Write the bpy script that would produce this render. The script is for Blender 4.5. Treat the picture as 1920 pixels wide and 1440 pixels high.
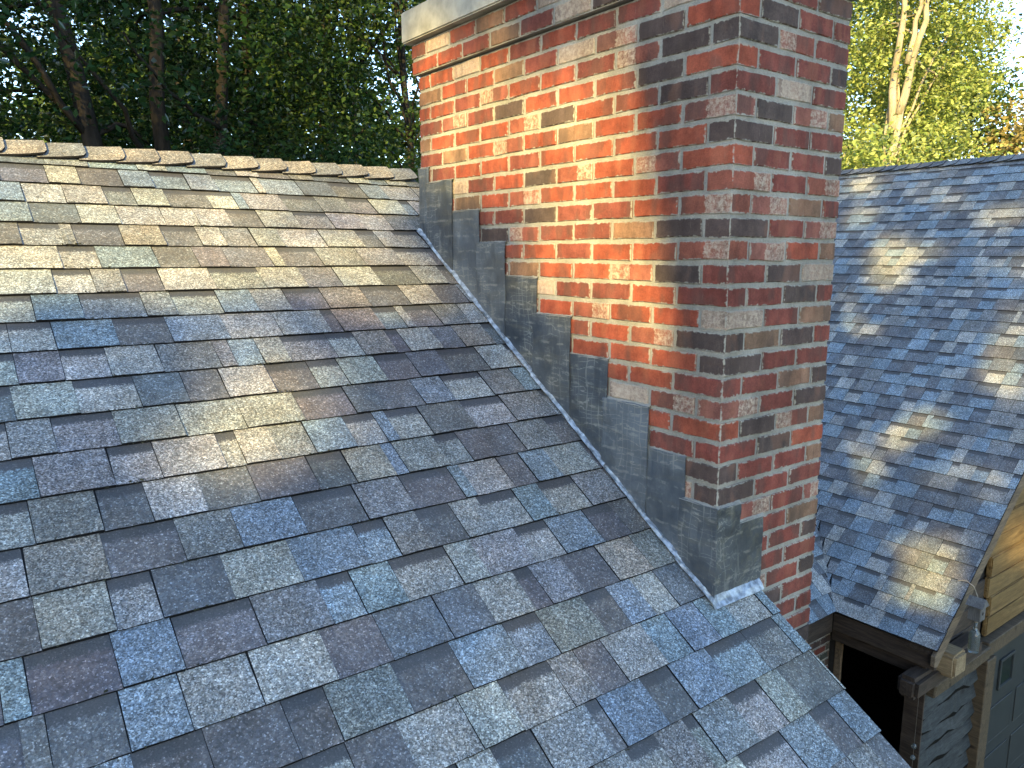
import bpy, bmesh, math, random
import numpy as np
from mathutils import Vector, Matrix

# ------------------------------------------------------------------ camera, world, sun
for o in list(bpy.data.objects):
    bpy.data.objects.remove(o, do_unlink=True)
scn = bpy.context.scene
COL = scn.collection
R = math.radians
random.seed(7)
rng = np.random.default_rng(11)

cam_d = bpy.data.cameras.new('camera')
cam = bpy.data.objects.new('camera', cam_d); COL.objects.link(cam)
cam_d.sensor_fit = 'HORIZONTAL'; cam_d.sensor_width = 36.0
cam_d.lens = 1437.7 / 1920 * 36.0
cam_d.clip_start = 0.05; cam_d.clip_end = 1500
cam.rotation_mode = 'XYZ'
_Rz = Matrix.Rotation(-0.645008, 4, 'Z'); _Rx = Matrix.Rotation(1.403339, 4, 'X'); _Rr = Matrix.Rotation(0.001286, 4, 'Z')
cam.matrix_world = Matrix.Translation((-1.8522, -1.4200, 0.7677)) @ _Rz @ _Rx @ _Rr
scn.camera = cam

SUN_EL = R(22.0)          # low, late-afternoon sun
SUN_AZ = R(-35.0)         # measured from the -X axis, negative = towards -Y
SUN = Vector((-math.cos(SUN_EL)*math.cos(SUN_AZ), math.cos(SUN_EL)*math.sin(SUN_AZ), math.sin(SUN_EL)))
world = bpy.data.worlds.new('World'); scn.world = world; world.use_nodes = True
wn = world.node_tree.nodes; wl = world.node_tree.links
wn.clear()
sky = wn.new('ShaderNodeTexSky'); sky.sky_type = 'NISHITA'; sky.sun_disc = False
sky.sun_elevation = SUN_EL; sky.sun_rotation = math.atan2(SUN.x, SUN.y) % (2*math.pi)
sky.altitude = 100; sky.air_density = 1.0; sky.dust_density = 0.3; sky.ozone_density = 2.0
bg = wn.new('ShaderNodeBackground'); bg.inputs['Strength'].default_value = 0.15
wo = wn.new('ShaderNodeOutputWorld')
wl.new(sky.outputs[0], bg.inputs[0]); wl.new(bg.outputs[0], wo.inputs[0])
sd = bpy.data.lights.new('sun', 'SUN'); sd.energy = 3.9; sd.angle = R(0.6); sd.color = (1.0, 0.75, 0.25)
so = bpy.data.objects.new('sun', sd); COL.objects.link(so)
so.rotation_euler = SUN.to_track_quat('Z', 'Y').to_euler()
so.location = (0, 0, 30)
vs = scn.view_settings
vs.view_transform = 'Standard'; vs.look = 'None'; vs.gamma = 1.0; vs.use_curve_mapping = False
vs.exposure = 2.1
scn.render.engine = 'CYCLES'
scn.cycles.max_bounces = 8
scn.cycles.transparent_max_bounces = 8

# ------------------------------------------------------------------ helpers
WM = {}
def reg(o, M=None):
    WM[o.name] = M.copy() if M is not None else Matrix.Identity(4)
def attach(o, parent):
    if parent is not None:
        o.parent = parent
        o.matrix_parent_inverse = WM[parent.name].inverted()
def empty(name, loc, label, cat, group=None):
    o = bpy.data.objects.new(name, None); COL.objects.link(o)
    o.empty_display_size = 0.2
    M = Matrix.Translation(loc); o.matrix_basis = M; reg(o, M)
    o['label'] = label; o['category'] = cat
    if group: o['group'] = group
    return o
def link(name, mesh, parent=None, M=None):
    o = bpy.data.objects.new(name, mesh); COL.objects.link(o)
    if M is not None: o.matrix_basis = M
    reg(o, M); attach(o, parent)
    return o
def tag(o, label, cat, group=None):
    o['label'] = label; o['category'] = cat
    if group: o['group'] = group
def mesh_from(name, verts, faces, mats, midx=None, smooth=False):
    me = bpy.data.meshes.new(name)
    me.from_pydata([tuple(v) for v in verts], [], faces)
    for m in mats: me.materials.append(m)
    if midx is not None:
        me.polygons.foreach_set('material_index', midx)
    if smooth:
        me.polygons.foreach_set('use_smooth', [True]*len(me.polygons))
    me.update()
    return me
def box_mesh(name, lo, hi, mat, bevel=0.004, seg=1, jit=0.0, cuts=0):
    bm = bmesh.new()
    bmesh.ops.create_cube(bm, size=1.0)
    lo = Vector(lo); hi = Vector(hi); c = (lo+hi)/2; s = hi-lo
    for v in bm.verts: v.co = Vector((v.co.x*s.x, v.co.y*s.y, v.co.z*s.z)) + c
    if cuts:
        L = max(range(3), key=lambda i: s[i])
        es = [e for e in bm.edges if abs((e.verts[0].co-e.verts[1].co)[L]) > 0.9*s[L]]
        bmesh.ops.subdivide_edges(bm, edges=es, cuts=cuts, use_grid_fill=True)
    if bevel:
        es = [e for e in bm.edges if len(e.link_faces) == 2 and e.calc_face_angle(0) > 0.5]
        bmesh.ops.bevel(bm, geom=es, offset=bevel, segments=seg, affect='EDGES')
    if jit:
        for v in bm.verts:
            v.co += Vector((random.uniform(-jit, jit), random.uniform(-jit, jit), random.uniform(-jit, jit)))
    me = bpy.data.meshes.new(name); bm.to_mesh(me); bm.free()
    me.materials.append(mat)
    return me
def box(name, lo, hi, mat, parent=None, **k):
    return link(name, box_mesh(name, lo, hi, mat, **k), parent)
def frame(origin, ex, ey, ez):
    M = Matrix.Identity(4)
    for i in range(3):
        M[i][0] = ex[i]; M[i][1] = ey[i]; M[i][2] = ez[i]; M[i][3] = origin[i]
    return M
def prism(name, pts, d, mat, parent=None, bevel=0.0):
    """closed slab: polygon pts (3d, planar) extruded by vector d"""
    n = len(pts); d = Vector(d)
    V = [Vector(p) for p in pts] + [Vector(p)+d for p in pts]
    F = [list(range(n))[::-1], list(range(n, 2*n))] + [[i, (i+1) % n, n+(i+1) % n, n+i] for i in range(n)]
    bm = bmesh.new(); vs_ = [bm.verts.new(v) for v in V]
    for f in F: bm.faces.new([vs_[i] for i in f])
    bmesh.ops.recalc_face_normals(bm, faces=bm.faces)
    if bevel: bmesh.ops.bevel(bm, geom=list(bm.edges), offset=bevel, segments=1, affect='EDGES')
    me = bpy.data.meshes.new(name); bm.to_mesh(me); bm.free(); me.materials.append(mat)
    return link(name, me, parent)
def tube(points, radii, sides=8, jit=0.0, closed=True):
    """tapered tube as (verts, faces)"""
    V = []; F = []
    up = Vector((0.3, 0.2, 1)).normalized()
    n = len(points)
    for i, p in enumerate(points):
        p = Vector(p)
        t = (Vector(points[min(i+1, n-1)]) - Vector(points[max(i-1, 0)])).normalized()
        a = t.cross(Vector((0, 1, 0.1))).normalized(); b = t.cross(a).normalized()
        for k in range(sides):
            ang = 2*math.pi*k/sides
            r = radii[i]*(1+random.uniform(-jit, jit))
            V.append(p + a*math.cos(ang)*r + b*math.sin(ang)*r)
    for i in range(n-1):
        for k in range(sides):
            F.append([i*sides+k, i*sides+(k+1) % sides, (i+1)*sides+(k+1) % sides, (i+1)*sides+k])
    if closed:
        F.append(list(range(sides))[::-1]); F.append([(n-1)*sides+k for k in range(sides)])
    return V, F
def merge(parts):
    V = []; F = []
    for v, f in parts:
        o = len(V); V += list(v); F += [[i+o for i in q] for q in f]
    return V, F

# ------------------------------------------------------------------ materials
class NT:
    def __init__(s, name):
        s.m = bpy.data.materials.new(name); s.m.use_nodes = True
        s.t = s.m.node_tree; s.n = s.t.nodes; s.l = s.t.links
        s.n.clear()
        s.out = s.n.new('ShaderNodeOutputMaterial')
    def N(s, t, **k):
        n = s.n.new('ShaderNode'+t)
        for a, b in k.items(): setattr(n, a, b)
        return n
    def set(s, sock, v):
        if hasattr(v, 'is_linked') or hasattr(v, 'links'): s.l.new(v, sock)
        elif v is not None:
            sock.default_value = v
    def math(s, op, a, b=None, c=None, clamp=False):
        n = s.N('Math', operation=op, use_clamp=clamp)
        s.set(n.inputs[0], a)
        if b is not None: s.set(n.inputs[1], b)
        if c is not None: s.set(n.inputs[2], c)
        return n.outputs[0]
    def mix(s, f, a, b, mode='MIX'):
        n = s.N('Mix', data_type='RGBA', blend_type=mode)
        s.set(n.inputs[0], f); s.set(n.inputs[6], a); s.set(n.inputs[7], b)
        return n.outputs[2]
    def noise(s, vec, scale, detail=3, rough=.55, dist=0.0):
        n = s.N('TexNoise'); s.set(n.inputs['Vector'], vec); n.inputs['Scale'].default_value = scale
        n.inputs['Detail'].default_value = detail; n.inputs['Roughness'].default_value = rough
        n.inputs['Distortion'].default_value = dist
        return n
    def ramp(s, f, stops, interp='LINEAR'):
        n = s.N('ValToRGB'); n.color_ramp.interpolation = interp
        e = n.color_ramp.elements
        while len(e) < len(stops): e.new(0.5)
        for x, (p, c) in zip(e, stops):
            x.position = p; x.color = (c, c, c, 1) if isinstance(c, (int, float)) else (*c, 1)
        s.set(n.inputs[0], f)
        return n.outputs[0]
    def mapr(s, v, a, b, c=0.0, d=1.0, smooth=True):
        n = s.N('MapRange'); n.interpolation_type = 'SMOOTHSTEP' if smooth else 'LINEAR'
        s.set(n.inputs[0], v)
        for i, q in zip((1, 2, 3, 4), (a, b, c, d)): s.set(n.inputs[i], q)
        return n.outputs[0]
    def bump(s, h, dist, strength=1.0):
        n = s.N('Bump'); s.set(n.inputs['Height'], h); n.inputs['Distance'].default_value = dist
        n.inputs['Strength'].default_value = strength
        return n.outputs[0]
    def bsdf(s, color, rough=.8, normal=None, metal=0.0, spec=0.35, trans=0.0, ior=1.45):
        b = s.N('BsdfPrincipled'); s.set(b.inputs['Base Color'], color); s.set(b.inputs['Roughness'], rough)
        s.set(b.inputs['Metallic'], metal); b.inputs['Specular IOR Level'].default_value = spec
        b.inputs['Transmission Weight'].default_value = trans; b.inputs['IOR'].default_value = ior
        if normal is not None: s.l.new(normal, b.inputs['Normal'])
        s.l.new(b.outputs[0], s.out.inputs[0])
        return b
    def objvec(s, scale=None):
        """object coordinates shifted by a per-object random amount"""
        tc = s.N('TexCoord'); oi = s.N('ObjectInfo')
        add = s.N('VectorMath', operation='MULTIPLY_ADD')
        comb = s.N('CombineXYZ')
        for i in range(3): s.l.new(oi.outputs['Random'], comb.inputs[i])
        s.l.new(comb.outputs[0], add.inputs[0]); add.inputs[1].default_value = (37, 91, 53)
        s.l.new(tc.outputs['Object'], add.inputs[2])
        return add.outputs[0], tc, oi

def mat_shingle(name, attr):
    t = NT(name)
    vec, tc, oi = t.objvec()
    if attr:
        a = t.N('Attribute', attribute_name='tint'); colr = a.outputs['Color']; flag = a.outputs['Alpha']
        vec = tc.outputs['Object']
    else:
        colr = oi.outputs['Color']; flag = oi.outputs['Alpha']
    sx = t.N('SeparateXYZ'); t.l.new(tc.outputs['UV'], sx.inputs[0])
    # ceramic granules: one random tone for each grain
    vor = t.N('TexVoronoi'); t.set(vor.inputs['Vector'], vec); vor.inputs['Scale'].default_value = 310
    g = t.N('SeparateColor'); t.l.new(vor.outputs['Color'], g.inputs[0])
    vor2 = t.N('TexVoronoi'); t.set(vor2.inputs['Vector'], vec); vor2.inputs['Scale'].default_value = 150
    g2 = t.N('SeparateColor'); t.l.new(vor2.outputs['Color'], g2.inputs[0])
    val = t.ramp(g.outputs[0], [(0, .36), (.40, .76), (.75, 1.12), (1, 2.0)])
    big = t.noise(vec, 14, 4, .6)
    big2 = t.mapr(big.outputs[0], .3, .7, .86, 1.14)
    v2 = t.ramp(g2.outputs[0], [(0, .72), (.7, 1.0), (1, 1.35)])
    lum = t.N('RGBToBW'); t.l.new(colr, lum.inputs[0])
    val_d = t.ramp(g.outputs[0], [(0, .78), (.86, 1.0), (.93, 1.5), (1, 2.6)])
    lf = t.mapr(lum.outputs[0], .10, .20)
    vm = t.N('Mix', data_type='FLOAT'); t.set(vm.inputs[0], lf); t.set(vm.inputs[2], val_d); t.set(vm.inputs[3], val)
    val = t.math('MULTIPLY', t.math('MULTIPLY', vm.outputs[0], v2), big2)
    # flag < .5 : smooth dark granule mix with less contrast
    col = t.mix(1.0, colr, val, 'MULTIPLY')
    hue = t.mix(t.math('MULTIPLY', g.outputs[1], .30), col, t.mix(1.0, col, (1.25, 1.0, .72, 1), 'MULTIPLY'))
    hue = t.mix(t.math('MULTIPLY', g2.outputs[1], .30), hue, t.mix(1.0, hue, (.75, 1.0, 1.3, 1), 'MULTIPLY'))
    # the darker granule band printed across the head of the lower layer
    edge = t.math('ADD', sx.outputs[1], t.math('MULTIPLY', t.math('SUBTRACT', t.noise(vec, 160, 2, .7).outputs[0], .5), .30))
    band = t.math('MULTIPLY', t.mapr(edge, .71, .80), t.mapr(flag, .5, .6))
    dark = t.mix(t.ramp(g.outputs[2], [(0, 0.0), (.9, .25), (1, 1.0)]), (.058, .060, .064, 1), (.12, .12, .12, 1))
    c = t.mix(band, hue, dark)
    geo = t.N('NewGeometry')
    wz = t.noise(geo.outputs['Position'], 3.2, 5, .6).outputs[0]; wz2 = t.noise(geo.outputs['Position'], 7.0, 4, .6).outputs[0]
    c = t.mix(1.0, c, t.mapr(wz, .3, .7, .84, 1.16), 'MULTIPLY')
    c = t.mix(t.mapr(wz2, .4, .7, 0, .35), c, t.mix(1.0, c, (1.12, 1.0, .86, 1), 'MULTIPLY'))
    c = t.mix(t.mapr(wz2, .6, .3, 0, .35), c, t.mix(1.0, c, (.88, 1.0, 1.12, 1), 'MULTIPLY'))
    # worn, lichen-stained blotches
    st = t.mapr(t.noise(vec, 5.5, 5, .7).outputs[0], .60, .80, 0, .45)
    c = t.mix(st, c, t.mix(1.0, c, (.55, .55, .52, 1), 'MULTIPLY'))
    hgt = t.math('ADD', vor.outputs['Distance'], t.math('MULTIPLY', g.outputs[0], .4))
    t.bsdf(c, .85, t.bump(hgt, .0016, .55), spec=.3)
    return t.m
def mat_plain(name, c, rough=.8, n1=None, var=.25, bump=.0, scale=30, spec=.35, metal=0.0):
    t = NT(name); vec, tc, oi = t.objvec()
    n = t.noise(vec, scale, 5, .6)
    f = t.mapr(n.outputs[0], .3, .7, 1-var, 1+var)
    col = t.mix(1.0, (*c, 1), f, 'MULTIPLY')
    t.bsdf(col, rough, t.bump(n.outputs[0], bump) if bump else None, spec=spec, metal=metal)
    return t.m
def runoff(t, c):
    geo = t.N('NewGeometry'); m = t.N('Mapping'); t.l.new(geo.outputs['Position'], m.inputs[0]); m.inputs['Scale'].default_value = (1, 1, .16)
    n = t.noise(m.outputs[0], 9, 5, .65).outputs[0]; b = t.noise(geo.outputs['Position'], 2.2, 4, .6).outputs[0]
    c = t.mix(1.0, c, t.mapr(n, .35, .7, 1.10, .74), 'MULTIPLY')
    return t.mix(1.0, c, t.mapr(b, .3, .7, .82, 1.14), 'MULTIPLY')
def mat_brick(name):
    t = NT(name); vec, tc, oi = t.objvec()
    colr = oi.outputs['Color']; a = oi.outputs['Alpha']
    uv = t.N('SeparateXYZ'); t.l.new(tc.outputs['UV'], uv.inputs[0])
    # uv: u 0..1 along the face, v 0..1 up the face
    u = uv.outputs[0]; v = uv.outputs[1]
    n1 = t.noise(vec, 18, 5, .65).outputs[0]; n2 = t.noise(vec, 75, 4, .7).outputs[0]; n3 = t.noise(vec, 260, 3, .7).outputs[0]
    base = t.mix(1.0, colr, t.mapr(n1, .25, .75, .72, 1.28), 'MULTIPLY')
    base = t.mix(1.0, base, t.mapr(n3, .3, .7, .82, 1.18), 'MULTIPLY')
    # brown-black flashing from the kiln in soft zones along the brick
    un = t.math('ADD', t.math('MULTIPLY', u, 1.0), t.math('MULTIPLY', oi.outputs['Random'], 17.0))
    cu = t.N('CombineXYZ'); t.set(cu.inputs[0], un); t.set(cu.inputs[1], t.math('MULTIPLY', v, .12)); t.set(cu.inputs[2], t.math('MULTIPLY', oi.outputs['Random'], 31.0))
    zone = t.noise(cu.outputs[0], 2.1, 2, .5).outputs[0]
    zf = t.mapr(zone, .50, .62, 0, .8)
    base = t.mix(zf, base, t.mix(.6, base, (.075, .052, .042, 1)))
    zl = t.mapr(zone, .44, .32, 0, .35)
    base = t.mix(zl, base, t.mix(.5, base, (.36, .16, .09, 1)))
    cv = t.N('CombineXYZ'); t.set(cv.inputs[0], t.math('MULTIPLY', un, 9.0)); t.set(cv.inputs[1], t.math('MULTIPLY', v, .5)); t.set(cv.inputs[2], oi.outputs['Random'])
    strk = t.mapr(t.noise(cv.outputs[0], 2.4, 3, .6).outputs[0], .62, .76, 0, .12)
    base = t.mix(strk, base, (.42, .33, .26, 1))
    # pale slip on part of the brick: alpha 0 none, 0-.5 from the left, .5-1 from the right
    wob = t.math('MULTIPLY', t.math('SUBTRACT', n2, .5), .22)
    uw = t.math('ADD', u, wob)
    lim = t.math('MULTIPLY', a, 2.0)
    L = t.math('MULTIPLY', t.math('LESS_THAN', uw, lim), t.math('LESS_THAN', a, .501))
    rl = t.math('SUBTRACT', 1.0, t.math('MULTIPLY', t.math('SUBTRACT', a, .5), 2.0))
    Rr = t.math('MULTIPLY', t.math('GREATER_THAN', uw, rl), t.math('GREATER_THAN', a, .501))
    pale = t.math('MULTIPLY', t.math('ADD', L, Rr, clamp=True), t.math('GREATER_THAN', a, .01))
    pf = t.math('MULTIPLY', pale, t.mapr(t.math('ADD', n2, t.math('MULTIPLY', n3, .5)),   .60, .95, .12, .92))
    c = t.mix(pf, base, t.mix(n1, (.38, .29, .22, 1), (.48, .40, .30, 1)))
    # mortar smeared over the edges
    eu = t.math('MINIMUM', u, t.math('SUBTRACT', 1.0, u)); ev = t.math('MINIMUM', v, t.math('SUBTRACT', 1.0, v))
    ed = t.math('MINIMUM', t.math('MULTIPLY', eu, .184), t.math('MULTIPLY', ev, .056))
    sm = t.math('ADD', ed, t.math('MULTIPLY', t.math('SUBTRACT', t.noise(vec, 55, 5, .75).outputs[0], .5), .030))
    smf = t.mapr(sm, .0000, .0034, .9, 0.0)
    spk = t.math('MULTIPLY', t.mapr(n2, .68, .76), .18)
    c = t.mix(t.math('MAXIMUM', smf, spk), c, (.31, .29, .24, 1))
    c = runoff(t, c)
    h = t.math('ADD', t.math('ADD', t.math('MULTIPLY', n2, .5), t.math('MULTIPLY', n3, .35)), t.math('MULTIPLY', pf, .25))
    t.bsdf(c, .88, t.bump(h, .0032, .8), spec=.25)
    return t.m
def mat_mortar():
    t = NT('mortar'); vec, tc, oi = t.objvec()
    n1 = t.noise(vec, 9, 4, .6).outputs[0]; n2 = t.noise(vec, 90, 4, .7).outputs[0]; n3 = t.noise(vec, 420, 2, .7).outputs[0]
    c = t.mix(n1, (.235, .228, .20, 1), (.335, .312, .262, 1))
    c = t.mix(1.0, c, t.mapr(n3, .3, .7, .8, 1.2), 'MULTIPLY')
    c = runoff(t, c)
    t.bsdf(c, .93, t.bump(t.math('ADD', n2, t.math('MULTIPLY', n3, .3)), .006, .9), spec=.2)
    return t.m
def mat_lead():
    t = NT('lead_sheet'); vec, tc, oi = t.objvec()
    geo = t.N('NewGeometry')
    pos = geo.outputs['Position']
    def stretch(sc):
        m = t.N('Mapping'); t.l.new(vec, m.inputs[0]); m.inputs['Scale'].default_value = sc
        return m.outputs[0]
    n1 = t.noise(vec, 7, 5, .65).outputs[0]
    n2 = t.noise(stretch((1, 1, .18)), 45, 4, .65).outputs[0]   # vertical runs
    n4 = t.noise(stretch((1, .16, 1)), 26, 4, .6, .6).outputs[0]  # horizontal dressing marks
    w = t.N('TexWave', wave_type='BANDS', bands_direction='Z'); t.set(w.inputs['Vector'], stretch((1, .25, 1)))
    w.inputs['Scale'].default_value = 14; w.inputs['Distortion'].default_value = 16; w.inputs['Detail'].default_value = 4; w.inputs['Detail Scale'].default_value = 1.8
    scr = t.mapr(w.outputs[1], .93, .99, 0, .7)
    w2 = t.N('TexWave', wave_type='BANDS', bands_direction='Y'); t.set(w2.inputs['Vector'], stretch((1, 1, .2)))
    w2.inputs['Scale'].default_value = 10; w2.inputs['Distortion'].default_value = 14; w2.inputs['Detail'].default_value = 4
    scr2 = t.mapr(w2.outputs[1], .955, .995, 0, .5)
    gate = t.mapr(n1, .42, .62)
    c = t.mix(t.mapr(n1, .3, .7), (.060, .070, .082, 1), (.115, .128, .14, 1))
    rnd = oi.outputs['Random']
    c = t.mix(1.0, c, t.mapr(rnd, 0, 1, .50, 1.5, smooth=False), 'MULTIPLY')
    c = t.mix(t.math('MULTIPLY', t.mapr(n4, .48, .66), t.mapr(rnd, 0, 1, .6, .1, smooth=False)), c, (.125, .12, .095, 1))
    c = t.mix(t.mapr(n2, .58, .76, 0, .42), c, (.24, .24, .21, 1))
    c = t.mix(t.math('MULTIPLY', t.math('MAXIMUM', scr, scr2), gate), c, (.27, .27, .24, 1))
    sz = t.N('SeparateXYZ'); t.l.new(pos, sz.inputs[0])
    zz = t.math('ADD', sz.outputs[2], t.math('MULTIPLY', t.math('SUBTRACT', t.noise(pos, 12, 3, .6).outputs[0], .5), .02))
    fr_ = t.math('FRACT', t.math('DIVIDE', t.math('ADD', zz, 10*.0677), .0677))
    jl = t.math('MULTIPLY', t.mapr(t.math('ABSOLUTE', t.math('SUBTRACT', fr_, .5)), .03, .10, .32, 0.0), t.mapr(t.noise(pos, 30, 3, .6).outputs[0], .45, .6))
    c = t.mix(jl, c, (.36, .35, .30, 1))
    t.bsdf(c, t.mapr(n1, .3, .7, .38, .6), t.bump(t.math('ADD', n1, t.math('MULTIPLY', n4, .5)), .004, .6), metal=.35, spec=.5)
    return t.m
def mat_wood(name, c1, c2, axis=0, knots=True, rough=.7, scale=1.0, spec=.3):
    t = NT(name); vec, tc, oi = t.objvec()
    m = t.N('Mapping'); t.l.new(vec, m.inputs[0])
    sc = [9.0*scale]*3; sc[axis] = .9*scale; m.inputs['Scale'].default_value = sc
    n = t.noise(m.outputs[0], 3.0, 6, .62, 1.1).outputs[0]
    fine = t.noise(m.outputs[0], 16.0, 4, .7, .3).outputs[0]
    c = t.mix(t.mapr(n, .3, .7), (*c1, 1), (*c2, 1))
    c = t.mix(1.0, c, t.mapr(fine, .3, .7, .72, 1.22), 'MULTIPLY')
    if knots:
        v = t.N('TexVoronoi'); mm = t.N('Mapping'); t.l.new(vec, mm.inputs[0])
        ks = [6.0]*3; ks[axis] = 2.6; mm.inputs['Scale'].default_value = ks
        t.l.new(mm.outputs[0], v.inputs['Vector']); v.inputs['Scale'].default_value = 1.0
        k = t.mapr(v.outputs['Distance'], .05, .16, .85, 0)
        c = t.mix(k, c, (c1[0]*.28, c1[1]*.22, c1[2]*.2, 1))
    t.bsdf(c, rough, t.bump(fine, .002, .7), spec=spec)
    return t.m
def mat_leaf(name, c1, c2, trans=.45):
    t = NT(name)
    a = t.N('Attribute', attribute_name='tint')
    geo = t.N('NewGeometry')
    sep = t.N('SeparateColor'); t.l.new(a.outputs['Color'], sep.inputs[0])
    c = t.mix(sep.outputs[0], (*c1, 1), (*c2, 1))
    c = t.mix(1.0, c, t.mapr(sep.outputs[1], 0, 1, .65, 1.35, smooth=False), 'MULTIPLY')
    d = t.N('BsdfDiffuse'); t.l.new(c, d.inputs[0])
    tr = t.N('BsdfTranslucent'); t.l.new(t.mix(1.0, c, (1.05, 1.2, .5, 1), 'MULTIPLY'), tr.inputs[0])
    mx = t.N('MixShader'); mx.inputs[0].default_value = trans
    t.l.new(d.outputs[0], mx.inputs[1]); t.l.new(tr.outputs[0], mx.inputs[2])
    gl = t.N('BsdfGlossy'); gl.inputs['Roughness'].default_value = .45; gl.inputs[0].default_value = (.6, .6, .6, 1)
    fr = t.N('Fresnel'); fr.inputs[0].default_value = 1.35
    m2 = t.N('MixShader'); t.l.new(t.math('MULTIPLY', fr.outputs[0], .22), m2.inputs[0])
    t.l.new(mx.outputs[0], m2.inputs[1]); t.l.new(gl.outputs[0], m2.inputs[2])
    t.l.new(m2.outputs[0], t.out.inputs[0])
    return t.m
def mat_bark(name, c1, c2):
    t = NT(name); tc = t.N('TexCoord')
    m = t.N('Mapping'); t.l.new(tc.outputs['Object'], m.inputs[0]); m.inputs['Scale'].default_value = (1, 1, .22)
    n = t.noise(m.outputs[0], 14, 6, .7).outputs[0]; b = t.noise(tc.outputs['Object'], 2.5, 3).outputs[0]
    c = t.mix(t.mapr(n, .3, .7), (*c1, 1), (*c2, 1))
    c = t.mix(1.0, c, t.mapr(b, .3, .7, .75, 1.2), 'MULTIPLY')
    t.bsdf(c, .9, t.bump(n, .03, .9), spec=.2)
    return t.m
def mat_glass(name, tint=(.9, .95, .95)):
    t = NT(name)
    t.bsdf((*tint, 1), .12, None, trans=.8, spec=.5)
    return t.m
def mat_ground():
    t = NT('ground_litter'); tc = t.N('TexCoord')
    n = t.noise(tc.outputs['Object'], .6, 6, .65).outputs[0]; n2 = t.noise(tc.outputs['Object'], 9, 5, .7).outputs[0]
    c = t.mix(t.mapr(n, .4, .6), (.05, .07, .025, 1), (.09, .075, .045, 1))
    c = t.mix(1.0, c, t.mapr(n2, .3, .7, .6, 1.35), 'MULTIPLY')
    t.bsdf(c, .95, t.bump(n2, .05), spec=.15)
    return t.m

M_SH = mat_shingle('shingle_granules', False)
M_SHA = mat_shingle('shingle_granules_joined', True)
M_EDGE = mat_plain('asphalt_cut_edge', (.012, .012, .013), .9, var=.3, scale=80, spec=.05)
M_DECK = mat_plain('roof_felt', (.02, .02, .022), .95, spec=.15)
M_BRICK = mat_brick('fired_brick'); M_MORT = mat_mortar(); M_LEAD = mat_lead()
M_CONC = mat_plain('cast_concrete', (.30, .285, .24), .92, var=.28, bump=.004, scale=8, spec=.2)
M_ALU = mat_plain('folded_lead_edge', (.30, .33, .36), .5, var=.5, bump=.006, scale=40, metal=.55, spec=.5)
M_WDARK = mat_wood('dark_stained_timber', (.028, .020, .014), (.06, .043, .031), axis=1)
M_WDARKX = mat_wood('dark_stained_timber_crosswise', (.028, .020, .014), (.06, .043, .031), axis=0)
M_WBARGE = mat_wood('weathered_barge_timber', (.095, .07, .045), (.17, .125, .08), axis=0, knots=False)
M_WGOLD = mat_wood('oiled_pine_boards', (.10, .062, .024), (.19, .125, .052), axis=0, rough=.5, scale=.8)
M_WLOG = mat_wood('log_timber', (.05, .037, .022), (.095, .07, .042), axis=1)
M_WPLATE = mat_wood('pale_log_timber', (.17, .12, .065), (.28, .21, .12), axis=1)
M_WEND = mat_plain('sawn_log_end', (.24, .19, .11), .8, var=.4, bump=.004, scale=30)
M_WANEY = mat_wood('weathered_waney_boards', (.018, .021, .021), (.045, .049, .048), axis=0)
M_LAPSHADE = mat_plain('lap_shade_strip', (.008, .007, .006), .95, var=.4, bump=.004, scale=40, spec=.1)  # near-black colour stands in for the shade between lapped boards
M_PAINT = mat_plain('grey_door_paint', (.024, .028, .028), .55, var=.12, scale=5)
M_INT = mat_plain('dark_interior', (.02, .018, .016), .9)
M_WALL = mat_plain('house_render', (.2, .18, .15), .9, bump=.003)
M_BIRD = mat_wood('grey_birdhouse_wood', (.075, .073, .068), (.14, .135, .125), axis=2, knots=False)
M_GLASS = mat_glass('clear_glass', (.30, .34, .34))
M_PANE = mat_plain('dark_window_pane', (.012, .016, .016), .06, var=.2, spec=.6)
M_WIRE = mat_plain('dull_wire', (.25, .23, .2), .5, metal=.8)
M_BARK_D = mat_bark('dark_bark', (.014, .012, .010), (.036, .030, .025))
M_BARK_L = mat_bark('pale_bark', (.24, .20, .14), (.36, .31, .23))
M_LEAF_D = mat_leaf('deep_green_leaves', (.010, .029, .010), (.026, .055, .018), .40)
M_LEAF_M = mat_leaf('mid_green_leaves', (.028, .060, .016), (.070, .105, .028), .42)
M_LEAF_Y = mat_leaf('yellow_green_leaves', (.17, .24, .07), (.36, .38, .14), .35)
M_LEAF_R = mat_leaf('russet_leaves', (.22, .18, .08), (.34, .27, .12), .4)
M_GROUND = mat_ground()

# ------------------------------------------------------------------ ground
GZ = -4.3
gm = bpy.data.meshes.new('ground')
_n = 24; _s = 400.0
gv = [((i/_n-.5)*2*_s, (j/_n-.5)*2*_s, GZ) for j in range(_n+1) for i in range(_n+1)]
gf = [[j*(_n+1)+i, j*(_n+1)+i+1, (j+1)*(_n+1)+i+1, (j+1)*(_n+1)+i] for j in range(_n) for i in range(_n)]
gm.from_pydata(gv, [], gf); gm.materials.append(M_GROUND)
g = link('ground', gm); g['kind'] = 'structure'

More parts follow.
